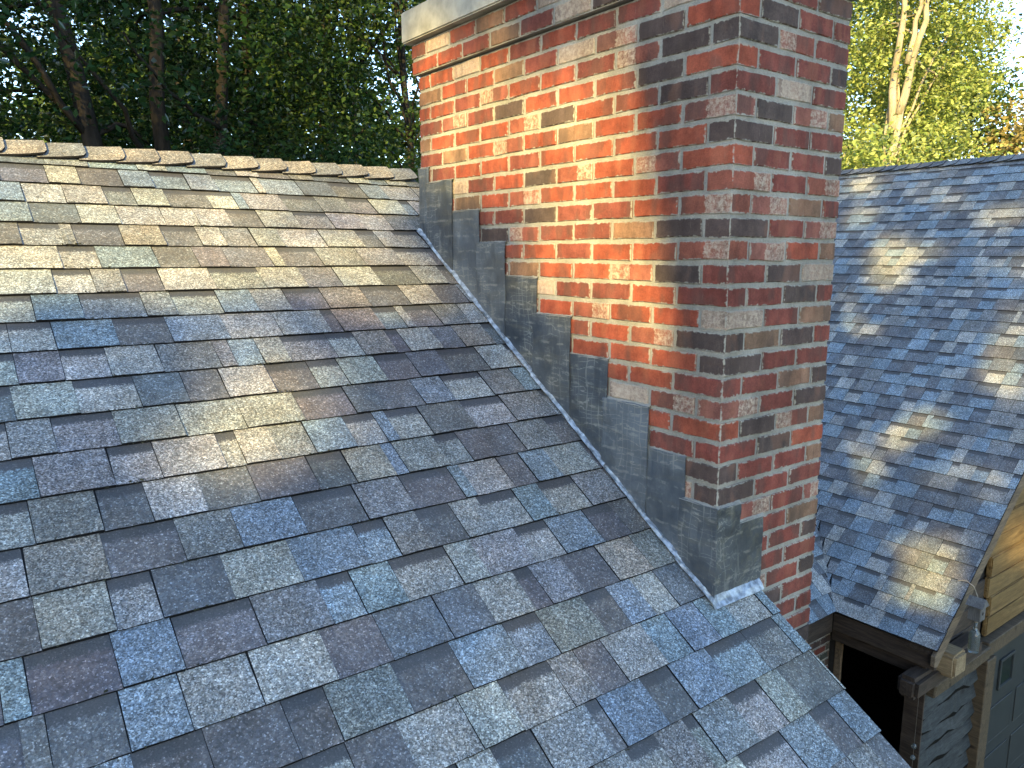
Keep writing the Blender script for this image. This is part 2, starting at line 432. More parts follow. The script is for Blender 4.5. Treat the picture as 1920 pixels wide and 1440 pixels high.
# ------------------------------------------------------------------ shingle roofs
CAMI = cam.matrix_world.inverted()
FPX = 1437.7
def to_px(p):
    q = CAMI @ Vector(p)
    if q.z > -0.05: return None
    return (960+FPX*q.x/-q.z, 720-FPX*q.y/-q.z, -q.z)
PAL = {
    'light': (.272, .270, .250), 'blue': (.178, .214, .236), 'mid': (.192, .192, .186),
    'brown': (.134, .129, .128), 'slate': (.126, .133, .140), 'tan': (.228, .208, .180)}
PICKBLUE = False
def pick(back):
    r = random.random()
    if PICKBLUE:
        k = 'light' if r < .22 else 'blue' if r < .50 else 'mid' if r < .64 else 'brown' if r < .74 else 'slate'
        f = random.uniform(.95, 1.15)
        return tuple(c*f*q for c, q in zip(PAL[k], (.98, 1.0, 1.02)))
    if False: pass
    if back:
        k = 'light' if r < .26 else 'blue' if r < .38 else 'mid' if r < .50 else 'brown' if r < .80 else 'slate'
    else:
        k = 'light' if r < .42 else 'blue' if r < .60 else 'mid' if r < .84 else 'tan' if r < .90 else 'brown' if r < .97 else 'slate'
    f = random.uniform(.86, 1.14)
    return tuple(c*f*random.uniform(.96, 1.04) for c in PAL[k])
OVER = .03
FLAT = False
def piece_geo(xb0, xb1, xt0, xt1, E, back, seed):
    """one exposed shingle tab: butt at y=0, head tucked under the next course"""
    rr = random.Random(seed)
    hb, ht = (.0088, .0010) if back else (.0118, .0022)
    if FLAT: hb, ht = (.0100, .0015) if back else (.0108, .0022)
    L = E + OVER; nc = 5
    V = []; UV = []
    for i in range(nc):                        # butt, bottom edge
        t = i/(nc-1); V.append((xb0+(xb1-xb0)*t, 0.0, -.006)); UV.append((t, 0))
    jy = [rr.uniform(-.0010, .0010) for _ in range(nc)]; jz = [rr.uniform(-.0008, .0010) for _ in range(nc)]
    for i in range(nc):                        # butt, top edge
        t = i/(nc-1); V.append((xb0+(xb1-xb0)*t, jy[i], hb+jz[i])); UV.append((t, 0))
    for i in range(nc):                        # head, top
        t = i/(nc-1); V.append((xt0+(xt1-xt0)*t, L, ht)); UV.append((t, L/E))
    V += [(xt0, L, -.006), (xt1, L, -.006)]; UV += [(0, L/E), (1, L/E)]
    F = []; MI = []
    for i in range(nc-1):
        F.append([i, i+1, nc+i+1, nc+i]); MI.append(1)
    for i in range(nc-1):
        F.append([nc+i, nc+i+1, 2*nc+i+1, 2*nc+i]); MI.append(0)
    F.append([0, nc, 2*nc, 3*nc]); MI.append(1)
    F.append([nc-1, 3*nc+1, 3*nc-1, 2*nc-1]); MI.append(1)
    return V, F, MI, UV
def set_uv(me, UV):
    uvl = me.uv_layers.new(name='UVMap')
    idx = np.empty(len(me.loops), dtype=np.int32); me.loops.foreach_get('vertex_index', idx)
    uvl.data.foreach_set('uv', np.array(UV, dtype=np.float32)[idx].ravel())
PCACHE = {}
def piece_mesh(w, E, back, var, quad=None):
    key = (round(w, 3), E, back, var, FLAT) if quad is None else None
    if key and key in PCACHE: return PCACHE[key]
    if quad is None:
        rr = random.Random(int(w*1000)*31+var*7+int(back))
        a = rr.uniform(-.003, .003); b = rr.uniform(-.003, .003)
        q = (-w/2, w/2, -w/2+a, w/2+b)
    else: q = quad
    V, F, MI, UV = piece_geo(*q, E, back, random.random())
    me = mesh_from('shingle', V, F, [M_SH, M_EDGE], MI); set_uv(me, UV)
    if key: PCACHE[key] = me
    return me
def course_pieces(x0, x1, first=None):
    """alternate raised tabs and lower-layer tabs across a course"""
    x = x0 - random.uniform(0, .2); out = []; back = random.random() < .5
    while x < x1:
        r = random.random()
        w = random.uniform(.03, .06) if r < .07 else random.uniform(.085, .135) if r < .50 else random.uniform(.135, .185)
        if random.random() < .06: pass         # two like tabs side by side
        else: back = not back
        w = round(w/.006)*.006
        out.append((x, x+w, back)); x += w
    return out
def lay_roof(deck, M, courses, E, xr, cap=300, name='shingle', skip=None, gap=.0022):
    """courses: list of S of butt edges; xr(S) -> (xmin, xmax) or clipping edges at butt and head"""
    P = []
    for ci, S in enumerate(courses):
        (a0, a1), (b0, b1) = xr(S), xr(S+E+OVER)
        lo = min(a0, b0); hi = max(a1, b1)
        yo = random.uniform(-.0015, .0015)
        for (p, q, back) in course_pieces(lo, hi):
            if q <= lo+.004 or p >= hi-.004: continue
            gl = gap/2 if random.random() < .55 else .0003
            p2, q2 = p+gl, q-gl
            bp, bq, tp, tq = max(p2, a0), min(q2, a1), max(p2, b0), min(q2, b1)
            if bq-bp < .006 and tq-tp < .006: continue
            if bq < bp: bq = bp = (bp+bq)/2
            if tq < tp: tp = tq = (tp+tq)/2
            clipped = p2 < max(a0, b0) or q2 > min(a1, b1)
            cx = (bp+bq)/2
            if skip and skip(bp, S): continue
            wc = M @ Vector((cx, S+E/2, .008))
            px = to_px(wc)
            area = 0
            if px:
                vis = -30 < px[0] < 1950 and -30 < px[1] < 1470
                area = (bq-bp)/px[2]**2 if vis else 0
            P.append((area, cx, S+yo, (bp, bq, tp, tq), back, clipped, pick(back)))
    P.sort(key=lambda r: -r[0])
    SV = []; SF = []; SM = []; SU = []; SC = []
    for k, (area, cx, S, (bp, bq, tp, tq), back, clipped, c) in enumerate(P):
        if k < cap and area > 0:
            me = piece_mesh(bq-bp, E, back, k % 5) if not clipped else piece_mesh(0, E, back, 0, (bp-cx, bq-cx, tp-cx, tq-cx))
            o = link(name, me, deck, M @ Matrix.Translation((cx, S, random.uniform(-.0008, .0008))))
            o.color = (*c, 1.0 if back and k % 10 < 7 else 0.0)
        else:
            V, F, MI, UV = piece_geo(bp, bq, tp, tq, E, back, k)
            off = len(SV)
            SV += [M @ Vector((v[0], v[1]+S, v[2])) for v in V]; SF += [[i+off for i in f] for f in F]
            SM += MI; SU += UV; SC += [(*c, 1.0 if back else 0.0)]*len(V)
    if SV:
        me = mesh_from('far_shingles', SV, SF, [M_SHA, M_EDGE], SM); set_uv(me, SU)
        at = me.color_attributes.new('tint', 'FLOAT_COLOR', 'POINT')
        at.data.foreach_set('color', np.array(SC, dtype=np.float32).ravel())
        o = link('far_shingles', me, deck); o['kind'] = 'stuff'
    return P

E1 = .1396
PITCH = math.atan(2/3); ct, st_ = math.cos(PITCH), math.sin(PITCH)
S_RIDGE = 2.70; RAKE = .222
M_HOUSE = frame((0, 0, -.309), (1, 0, 0), (0, ct, st_), (0, -st_, ct))
house = empty('house', (-2.0, -.3, GZ), 'house with the grey-brown shingle roof in the foreground carrying the brick chimney', 'house')
def slab(name, M, pts, th, mat, parent):
    P3 = [M @ Vector((x, y, 0)) for x, y in pts]; d = M.to_3x3() @ Vector((0, 0, -th))
    return prism(name, P3, d, mat, parent)
roof = slab('roof', M_HOUSE, [(-4.6, -3.0), (RAKE-.012, -3.0), (RAKE-.012, S_RIDGE-.01), (-4.6, S_RIDGE-.01)], .03, M_DECK, house)
roof['label'] = 'grey-brown asphalt shingle roof slope beside the chimney'
W1 = 1.744; W2 = .5588
def under_chimney(x, S):
    y = S*ct
    return x > .03 and .05 < y < W1-.1
courses = [.309+E1*i for i in range(-23, 17)]
def house_x(S): return (-4.6, RAKE)
random.seed(21)
lay_roof(roof, M_HOUSE, courses, E1, house_x, 300, skip=lambda x, S: under_chimney(x, S) or (S > 2.62))
# far slope of the house roof, behind the ridge
RY = S_RIDGE*ct; RZ = -.309 + S_RIDGE*st_
M_BACK = frame((0, 2*RY, -.309), (-1, 0, 0), (0, -ct, st_), (0, st_, ct))
back = slab('roof_back_slope', M_BACK, [(-RAKE, -1.2), (4.6, -1.2), (4.6, S_RIDGE-.01), (-RAKE, S_RIDGE-.01)], .03, M_DECK, house)
random.seed(5)
lay_roof(back, M_BACK, [2.50-E1*i for i in range(26)], E1, lambda S: (-RAKE, 4.6), 0)
# ridge caps
def ridge_cap_mesh(L, var):
    rr = random.Random(var)
    prof = [-.125, -.09, -.05, -.018, 0, .018, .05, .09, .125]
    xs = [0, L*.45, L-.034, L-.012, L]
    V = []; F = []; MI = []; UV = []
    nP = len(prof); curl = rr.uniform(0, .006); sag = rr.uniform(-.003, .003)
    for layer in (1, 0):
        for ix, x in enumerate(xs):
            lim = .125 if ix < 3 else (.118 if ix == 3 else .088)
            for t in prof:
                tt = max(-lim, min(lim, t))
                a = abs(tt)
                y = tt*ct; z = -a*st_
                z += .010*math.exp(-(a/.03)**2)*-.6 + .004
                z += .003 + .012*(x/L) + (curl if a > .1 and ix >= 2 else 0) + sag*math.sin(3*x/L)
                V.append((x, y, z - (0 if layer else .007))); UV.append((x/L, (t+.125)/.25*.6))
    nX = len(xs); off = nX*nP
    for i in range(nX-1):
        for j in range(nP-1):
            a, b, c, d = i*nP+j, (i+1)*nP+j, (i+1)*nP+j+1, i*nP+j+1
            F.append([a, b, c, d]); MI.append(0)
            F.append([off+a, off+d, off+c, off+b]); MI.append(1)
    for i in range(nX-1):
        a, b = i*nP, (i+1)*nP; F.append([a, off+a, off+b, b]); MI.append(1)
        a, b = i*nP+nP-1, (i+1)*nP+nP-1; F.append([a, b, off+b, off+a]); MI.append(1)
    for j in range(nP-1):
        a, b = (nX-1)*nP+j, (nX-1)*nP+j+1; F.append([a, off+a, off+b, b]); MI.append(1)
    me = mesh_from('ridge_cap', V, F, [M_SH, M_EDGE], MI); set_uv(me, UV)
    return me
caps = [ridge_cap_mesh(.175, v) for v in range(6)]
x = RAKE + .005 - .175; i = 0
while x > -4.7:
    o = link('ridge_cap', caps[i % 6], roof, Matrix.Translation((x+random.uniform(-.004, .004), RY, RZ+.012)) @ Matrix.Rotation(random.uniform(-.012, .012), 4, 'Z'))
    kf = random.uniform(.82, 1.08); c = tuple(v*kf for v in PAL['mid' if random.random() < .35 else 'tan'])
    o.color = (*c, 0.0)
    x -= .1385; i += 1
# rake board, walls
def house_pt(x, S, z=0): return M_HOUSE @ Vector((x, S, z))
prism('rake_board', [house_pt(RAKE-.05, -3.0, -.032), house_pt(RAKE-.05, 0.0, -.032), house_pt(RAKE-.05, 0, -.19), house_pt(RAKE-.05, -3.0, -.19)], (.025, 0, 0), M_WDARK, house)
prism('rake_board', [house_pt(RAKE-.05, 2.12, -.032), house_pt(RAKE-.05, 2.68, -.032), house_pt(RAKE-.05, 2.68, -.19), house_pt(RAKE-.05, 2.12, -.19)], (.025, 0, 0), M_WDARK, house)
wy0, wy1 = -2.2, 2*RY+2.2
hw = prism('wall', [(-4.4, wy0, GZ), (-4.4, wy1, GZ), (-4.4, wy1, -.40+wy0*2/3), (-4.4, RY, RZ-.12), (-4.4, wy0, -.40+wy0*2/3)], (4.4+.06, 0, 0), M_WALL, house)

# ------------------------------------------------------------------ chimney
HC = .0677; BL = W1/9; BR = W2/3; JT = .0122
chim = empty('chimney', (W2/2, W1/2, GZ), 'weathered red brick chimney with stepped lead flashing rising through the shingle roof', 'chimney')
def zrow(k): return (21-k-1)*HC, (21-k)*HC
def brick_mesh(l, d, hh, seed):
    rr = random.Random(seed)
    xs = [0, l*.3, l*.62, l]; ring = []
    for x in xs: ring.append((x, 0))
    ring.append((l, hh*.5))
    for x in xs[::-1]: ring.append((x, hh))
    ring.append((0, hh*.5))
    n = len(ring)
    J = [(rr.uniform(-.0022, .0022), rr.uniform(-.0022, .0022)) for _ in ring]
    cx, cz = l/2, hh/2; ins = .0028
    V = []
    for (x, z), (jx, jz) in zip(ring, J):
        sx = ins*(1 if x < cx else -1) if x in (0, l) else 0; sz = ins*(1 if z < cz else -1) if z in (0, hh) else 0
        V.append((x+sx+jx, rr.uniform(-.0006, .0006), z+sz+jz))
    for (x, z), (jx, jz) in zip(ring, J): V.append((x+jx, .0032, z+jz))
    for (x, z) in ring: V.append((x, d, z))
    F = [list(range(n))]
    for r in (0, 1):
        for i in range(n):
            F.append([r*n+i, (r+1)*n+i, (r+1)*n+(i+1) % n, r*n+(i+1) % n])
    me = bpy.data.meshes.new('brick'); me.from_pydata(V, [], F); me.materials.append(M_BRICK)
    uvl = me.uv_layers.new(name='UVMap')
    for p in me.polygons:
        nn = p.normal
        for li in p.loop_indices:
            v = me.vertices[me.loops[li].vertex_index].co
            if abs(nn.y) > .4: uv = (v.x/l, v.z/hh)
            elif abs(nn.x) > .4: uv = (v.y/d*.5+.25*0, v.z/hh)
            else: uv = (v.x/l, min(1, max(0, v.y/d)))
            uvl.data[li].uv = uv
    return me
BCACHE = {}
def get_brick(l, d, var):
    key = (round(l, 4), round(d, 4), var)
    if key not in BCACHE: BCACHE[key] = brick_mesh(l, d, HC-JT, int(l*10000)*7+int(d*10000)*13+var)
    return BCACHE[key]
BC = {'R': (.245, .060, .033), 'r': (.165, .048, .035), 'd': (.072, .050, .043), 'b': (.185, .108, .068), 'g': (.062, .066, .056),
      'p': (.205, .078, .058), 'w': (.27, .19, .145), 'L': (.21, .07, .048), 'H': (.22, .07, .045)}
BA = {'w': 1.0, 'L': .24, 'H': .75, 'p': .80}
LROWS = {-4: 'rRrbwRbRw', -3: 'rpdwrbrRR', -2: 'rwrrRrRwRR', -1: 'Rdpwr bRRb'.replace(' ', ''), 0: 'bdLrRRLrRR', 1: 'RdRRRdrpr', 2: 'gdRRdHRRRb',
         3: 'pRRbRLRbr', 4: 'bRRRRrRRrr', 5: 'RLRHdRrwr', 6: 'brRRRHRbrr', 7: 'HRrrdrrrr', 8: 'bdbrrLdrrr', 9: 'HRRrRRrrr', 10: 'bdLRRbrrrr',
         11: 'rRrrwrrrr', 12: 'bRRHRrrrrr', 13: 'dHRRrrrrr', 14: 'dRRRrrrrrr', 15: 'rRRrrrrrr', 16: 'bHwrrrrrrr', 17: 'RRrrrrrrr', 18: 'brrrrrrrrr', 19: 'drrrrrrrr', 20: 'bprrrrrrrr'}
RROWS = {-2: 'rrd', -1: 'drr', 0: 'dLr', 1: 'rrd', 2: 'rwr', 3: 'dpb', 4: 'drr', 5: 'rrd', 6: 'HrH', 7: 'pbr', 8: 'drp', 9: 'pRb', 10: 'rdw', 11: 'rdr', 12: 'wrb',
         13: 'bdr', 14: 'drr', 15: 'rbd', 16: 'prd', 17: 'dLb', 18: 'rdR', 19: 'rrb', 20: 'drr', 21: 'prp', 22: 'rrb', 23: 'rrd', 24: 'rrr', 25: 'prd', 26: 'ddr', 27: 'prr', 28: 'rrr'}
random.seed(4)
def put_brick(M, l, d, code):
    o = link('brick', get_brick(l, d, random.randrange(6)), chim, M @ Matrix.Translation((0, random.uniform(-.0022, .001), random.uniform(-.0015, .0015))) @ Matrix.Rotation(random.uniform(-.009, .009), 4, 'Y'))
    f = random.uniform(.88, 1.12); c = BC[code]
    o.color = (min(1, c[0]*f*random.uniform(.95, 1.05)), c[1]*f, c[2]*f, BA.get(code, 0.0)*random.uniform(.93, 1.0))
def frameL(y_hi, z, off=0.0): return frame((-off, y_hi, z), (0, -1, 0), (1, 0, 0), (0, 0, 1))
def frameR(x_lo, z, off=0.0): return frame((x_lo, -off, z), (1, 0, 0), (0, 1, 0), (0, 0, 1))
def roof_z(y): return -.30 + y*2/3
STEPY = [1.752, 1.663, 1.465, 1.262, 1.078, .879, .677, .483, .283, .123, -.013]
STEPK = [4, 5, 7, 9, 11, 13, 15, 17, 19, 21]
def flash_top(y):
    for i in range(10):
        if STEPY[i] >= y > STEPY[i+1]: return (21-STEPK[i])*HC
    return -9
hidden = []       # (matrix, length, depth) of bricks nobody can see; joined below
for k in range(-4, 66):
    z0, z1 = zrow(k); zb = z0 + JT/2
    off = .021 if k <= -3 else 0.0
    rl = LROWS.get(k, ''); rrw = RROWS.get(k, '')
    odd = (k % 2 == 1)
    cl = lambda i: rl[i] if i < len(rl) else random.choice('rrrRdbp')
    cr = lambda i: rrw[i] if i < len(rrw) else random.choice('rrrRdbp')
    # left face pieces as (y_lo, y_hi, code); right face pieces as (x_lo, x_hi, code)
    if odd:
        Ls = [(n*BL, (n+1)*BL, cl(n)) for n in range(9)]
        Rs = [(.5*BR, 1.5*BR, cr(0)), (1.5*BR, 2.5*BR, cr(1)), (2.5*BR, 3*BR, cr(2))]
    else:
        Ls = [(.5*BL+n*BL, 1.5*BL+n*BL, cl(n+1)) for n in range(8)] + [(8.5*BL, 9*BL, cl(9))]
        Rs = [(m*BR, (m+1)*BR, cr(m)) for m in range(3)]
    for (a, b, c) in Ls:
        lo = a + (0 if a < 1e-6 else JT/2) - (off if a < 1e-6 else 0); hi = b - (0 if b > W1-1e-6 else JT/2) + (off if b > W1-1e-6 else 0)
        M = frameL(hi, zb, off); dep = .5*BR - JT/2 + off
        ym = (a+b)/2
        vis = max(flash_top(a+.01), flash_top(b-.01)) > -5 and z1 > min(flash_top(a+.002), flash_top(b-.002)) + .004
        if vis: put_brick(M, hi-lo, dep, c)
        else: hidden.append((M, hi-lo, dep, c))
    for (a, b, c) in Rs:
        lo = a + (0 if a < 1e-6 else JT/2) - (off if a < 1e-6 else 0); hi = b - (0 if b > W2-1e-6 else JT/2) + (off if b > W2-1e-6 else 0)
        M = frameR(lo, zb, off); dep = .5*BL - JT/2 + off
        if k <= 28: put_brick(M, hi-lo, dep, c)
        else: hidden.append((M, hi-lo, dep, c))
    # hidden back faces
    Mb = frame((W2+off, JT/2 if odd else .5*BL, zb), (0, 1, 0), (-1, 0, 0), (0, 0, 1))
    n0 = .5*BL if odd else 0.0
    for n in range(8):
        a = .5*BL + n*BL if odd else n*BL + .5*BL
        hidden.append((frame((W2+off, a+JT/2, zb), (0, 1, 0), (-1, 0, 0), (0, 0, 1)), BL-JT, .088, 'r'))
    for m in range(3):
        hidden.append((frame((W2-m*BR-JT/2, W1+off, zb), (-1, 0, 0), (0, -1, 0), (0, 0, 1)), BR-JT, .07, 'r'))
def mat_brick_plain():
    t = NT('fired_brick_back'); a = t.N('Attribute', attribute_name='tint'); tc = t.N('TexCoord')
    n = t.noise(tc.outputs['Object'], 40, 5, .7).outputs[0]
    t.bsdf(t.mix(1.0, a.outputs['Color'], t.mapr(n, .3, .7, .7, 1.3), 'MULTIPLY'), .88, t.bump(n, .003), spec=.25)
    return t.m
HV = []; HF = []; HCc = []
for (M, l, d, c) in hidden:
    o_ = len(HV); hh = HC-JT
    HV += [M @ Vector(v) for v in [(0, 0, 0), (l, 0, 0), (l, 0, hh), (0, 0, hh), (0, d, 0), (l, d, 0), (l, d, hh), (0, d, hh)]]
    HF += [[i+o_ for i in f] for f in ([0, 1, 2, 3], [1, 5, 6, 2], [4, 0, 3, 7], [3, 2, 6, 7], [0, 4, 5, 1])]
    f = random.uniform(.6, 1.3); HCc += [tuple(v*f for v in BC[c])+(1,)]*8
me = mesh_from('back_bricks', HV, HF, [mat_brick_plain()])
at = me.color_attributes.new('tint', 'FLOAT_COLOR', 'POINT'); at.data.foreach_set('color', np.array(HCc, dtype=np.float32).ravel())
o = link('back_bricks', me, chim); o['kind'] = 'stuff'
RC = .0042
box('mortar_core', (RC, RC, GZ), (W2-RC, W1-RC, 23*HC-.002), M_MORT, chim, bevel=0)
box('corbel_mortar', (RC-.021, RC-.021, 23*HC+.003), (W2+.021-RC, W1+.021-RC, 25*HC), M_MORT, chim, bevel=0)
CZ = 25*HC
capm = box_mesh('concrete_cap', (-.055, -.055, CZ+.004), (W2+.055, W1+.055, CZ+.138), M_CONC, bevel=.006, seg=2, jit=.0012)
cap_o = link('concrete_cap', capm, chim); cap_o['label'] = 'pale cast concrete cap slab overhanging the brickwork'
box('flue_liner', (.13, .5, CZ+.13), (.43, .8, CZ+.33), mat_plain('clay_flue', (.3, .14, .08), .9), chim, bevel=.01)

# lead flashing sheets
def sheet(name, corners, normal, th, mat, parent, nu=6, nv=9, warp=.0015, seed=0, fold=None):
    """corners bl, br, tr, tl (3d); slightly dented sheet with thickness"""
    rr = random.Random(seed); bl, br, tr, tl = [Vector(c) for c in corners]; nrm = Vector(normal).normalized()
    ph = [rr.uniform(0, 6.28) for _ in range(6)]
    V = []
    for lay in (0, 1):
        for j in range(nv+1):
            for i in range(nu+1):
                u, v = i/nu, j/nv
                p = (bl*(1-u)+br*u)*(1-v) + (tl*(1-u)+tr*u)*v
                wv = warp*(math.sin(5*u+ph[0])*math.sin(6*v+ph[1]) + .7*math.sin(11*v+ph[2]+3*u) + .5*math.sin(17*u+ph[3]+5*v))
                edge_j = Vector((0, 0, rr.uniform(-.0022, .0022))) if j == nv else Vector((0, 0, 0))
                V.append(p + nrm*(wv + (th if lay == 0 else 0)) + edge_j)
    n1 = (nu+1)*(nv+1); F = []
    for j in range(nv):
        for i in range(nu):
            a = j*(nu+1)+i; F.append([a, a+1, a+nu+2, a+nu+1]); F.append([n1+a, n1+a+nu+1, n1+a+nu+2, n1+a+1])
    for i in range(nu):
        a = i; F.append([a, n1+a, n1+a+1, a+1]); a = nv*(nu+1)+i; F.append([a, a+1, n1+a+1, n1+a])
    for j in range(nv):
        a = j*(nu+1); F.append([a, a+nu+1, n1+a+nu+1, n1+a]); a = j*(nu+1)+nu; F.append([a, n1+a, n1+a+nu+1, a+nu+1])
    bm = bmesh.new(); vv = [bm.verts.new(p) for p in V]
    for f in F: bm.faces.new([vv[q] for q in f])
    bmesh.ops.recalc_face_normals(bm, faces=bm.faces)
    me = bpy.data.meshes.new(name); bm.to_mesh(me); bm.free(); me.materials.append(mat)
    me.polygons.foreach_set('use_smooth', [False]*len(me.polygons))
    return link(name, me, parent)
for i in range(10):
    ya, yb = STEPY[i], STEPY[i+1]            # ya far (image left), yb near
    zt = (21-STEPK[i])*HC + .004; xo = -.0035 - .0045*(i % 2)
    lap = .012 if i < 9 else 0
    yb2 = yb
    ya2 = ya + (.015 if i else 0)
    s = sheet('flashing_sheet', [(xo, ya2, roof_z(ya2)-.02), (xo, yb2, roof_z(yb2)-.02), (xo, yb2, zt), (xo, ya2, zt)], (-1, 0, 0), .0032, M_LEAD, chim, warp=.0022, seed=i)
    # mortar fillet sealing the head of the sheet
    sheet('mortar_fillet', [(xo-.003, ya2+.002, zt-.004), (xo-.003, yb2, zt-.004), (.004, yb2, zt+.005), (.004, ya2+.002, zt+.005)], (-1, 0, .4), .001, M_MORT, chim, nu=8, nv=1, warp=.001, seed=40+i)
    # dressed-down bottom edge lying on the shingles
    rw = random.uniform(-.004, .004)
    f0 = Vector((-.020+rw, ya2, roof_z(ya2)+.008)); f1 = Vector((-.020-rw, yb2-.004, roof_z(yb2)+.008))
    g0 = Vector((xo-.001, ya2, roof_z(ya2)+.020)); g1 = Vector((xo-.001, yb2-.004, roof_z(yb2)+.020))
    sheet('flashing_edge', [f0, f1, g1, g0], (-.5, -.4, .7), .003, M_ALU, s, nu=16, nv=2, warp=.0032, seed=80+i)
# front: corner return and apron
zj21, zj22 = .003, -HC+.004
sheet('flashing_sheet', [(-.010, -.0105, -.100), (.106, -.009, -.100), (.106, -.009, zj21), (-.010, -.0105, zj21)], (0, -1, 0), .0022, M_LEAD, chim, seed=31)
ap = sheet('flashing_apron', [(-.010, -.0055, -.325), (.238, -.0045, -.325), (.232, -.0045, zj22), (-.010, -.0055, zj22)], (0, -1, 0), .0022, M_LEAD, chim, seed=32)
sheet('mortar_fillet', [(.108, -.008, zj22-.004), (.234, -.008, zj22-.004), (.234, .004, zj22+.010), (.108, .004, zj22+.010)], (0, -1, .4), .002, M_MORT, chim, nu=8, nv=1, warp=.001, seed=33)
sheet('mortar_fillet', [(-.008, -.012, zj21-.003), (.107, -.012, zj21-.003), (.107, .004, zj21+.009), (-.008, .004, zj21+.009)], (0, -1, .4), .002, M_MORT, chim, nu=8, nv=1, warp=.001, seed=34)
yb_ = -.030
sheet('flashing_edge', [(-.022, yb_, roof_z(yb_)+.009), (.226, yb_, roof_z(yb_)+.009), (.226, -.007, roof_z(-.007)+.024), (-.022, -.007, roof_z(-.007)+.024)], (0, -.6, .8), .003, M_ALU, ap, nu=12, nv=2, warp=.002, seed=35)

# dark flecks of moss and grit caught along the butts
def flecks(n, seed):
    rr = random.Random(seed); V = []; F = []
    for k in range(n):
        S = rr.choice(courses[18:38]); cx = rr.choice(FC) + rr.gauss(0, .05)
        if cx > RAKE-.02 or (cx > -.03 and .0 < S*ct < W1): continue
        c = M_HOUSE @ Vector((cx, S - rr.uniform(-.003, .006), .010 + rr.uniform(0, .004)))
        r = rr.uniform(.0012, .0038); o_ = len(V)
        for q in range(4): V.append(c + Vector((rr.uniform(-r, r)*1.6, rr.uniform(-r, r), rr.uniform(-r, r))))
        F += [[o_, o_+1, o_+2], [o_, o_+2, o_+3], [o_, o_+3, o_+1], [o_+1, o_+3, o_+2]]
    o = link('moss_flecks', mesh_from('moss_flecks', V, F, [mat_plain('dry_moss', (.03, .032, .018), .95, var=.5, scale=60)]), roof); o['kind'] = 'stuff'
FC = [random.Random(9).uniform(-1.9, .1) for _ in range(1)] + [random.Random(k).uniform(-1.9, .1) for k in range(14)]
flecks(1500, 3)

# ------------------------------------------------------------------ garage with its valley roof
SG = .912; GP = math.atan(SG); cg, sg_ = math.cos(GP), math.sin(GP)
EX, EZ, RKY, VY = 3.38, -1.89, .71, 1.456        # eave x and z, rake y, y of the inner eave corner
S_GR = (7.44-EX)/cg
garage = empty('garage', (5.5, 2.5, GZ), 'timber garage with blue-grey shingle roof standing beyond the chimney', 'garage')
M_G = frame((EX, RKY, EZ-.009), (0, -1, 0), (cg, 0, sg_), (-sg_, 0, cg))
S_CUT = 2.5
def gx(S):
    yv = VY + max(S, -.05)*cg if S < S_CUT else 6.4
    return (-(yv-RKY), 0.0)
E2 = .1403
groof = slab('roof', M_G, [(-(VY-RKY), .012), (-.012, .012), (-.012, S_GR-.01), (-5.7, S_GR-.01), (-5.7, S_CUT), (-(VY-RKY+S_CUT*cg), S_CUT)], .03, M_DECK, garage)
groof['label'] = 'steep blue-grey shingle roof slope in dappled sun'
random.seed(33); PICKBLUE = True; FLAT = True
lay_roof(groof, M_G, [E2*i for i in range(0, 39)], E2, gx, 300)
# lower cross roof meeting it in a valley
M_G3 = frame((0, VY, EZ-.009), (1, 0, 0), (0, cg, sg_), (0, -sg_, cg))
def g3x(S): return (.62, EX + max(S, -.05)*cg + .012)
g3 = slab('cross_roof', M_G3, [(.62, .012), (EX, .012), (EX+S_CUT*cg, S_CUT), (.62, S_CUT)], .03, M_DECK, garage)
g3['label'] = 'small shingle slope meeting the garage roof in a valley'
random.seed(14)
lay_roof(g3, M_G3, [E2*i for i in range(0, 18)], E2, g3x, 90)
yb = VY + S_CUT*cg; zb_ = EZ + S_CUT*sg_
prism('cross_roof_back', [(.62, yb, zb_-.02), (EX+S_CUT*cg, yb, zb_-.02), (EX+S_CUT*cg, yb+2.2, zb_-2.0), (.62, yb+2.2, zb_-2.0)], (0, 0, -.04), M_DECK, garage)
xx = .62; i = 0
while xx < EX+S_CUT*cg-.25:
    o = link('ridge_cap', caps[i % 6], g3, Matrix.Translation((xx, yb, zb_-.008))); o.color = (*[v*.95 for v in PAL['slate' if i % 2 else 'mid']], 0.0)
    xx += .1385; i += 1
# far garage slope
prism('roof_back_slope', [(7.44, RKY+.02, EZ+S_GR*sg_-.03), (7.44, 6.4, EZ+S_GR*sg_-.03), (11.5, 6.4, EZ-.03), (11.5, RKY+.02, EZ-.03)], (0, 0, -.05), M_DECK, garage)
# ridge caps
gcap = [ridge_cap_mesh(.175, 20+v) for v in range(4)]
GRZ = EZ + S_GR*sg_
yy = RKY; i = 0
while yy < 6.3:
    Mx = Matrix.Translation((7.44, yy+.17, GRZ-.004)) @ Matrix.Rotation(-math.pi/2, 4, 'Z')
    o = link('ridge_cap', gcap[i % 4], groof, Mx); o.color = (*[v*.95 for v in PAL['slate' if random.random() < .6 else 'mid']], 0.0)
    yy += .1385; i += 1
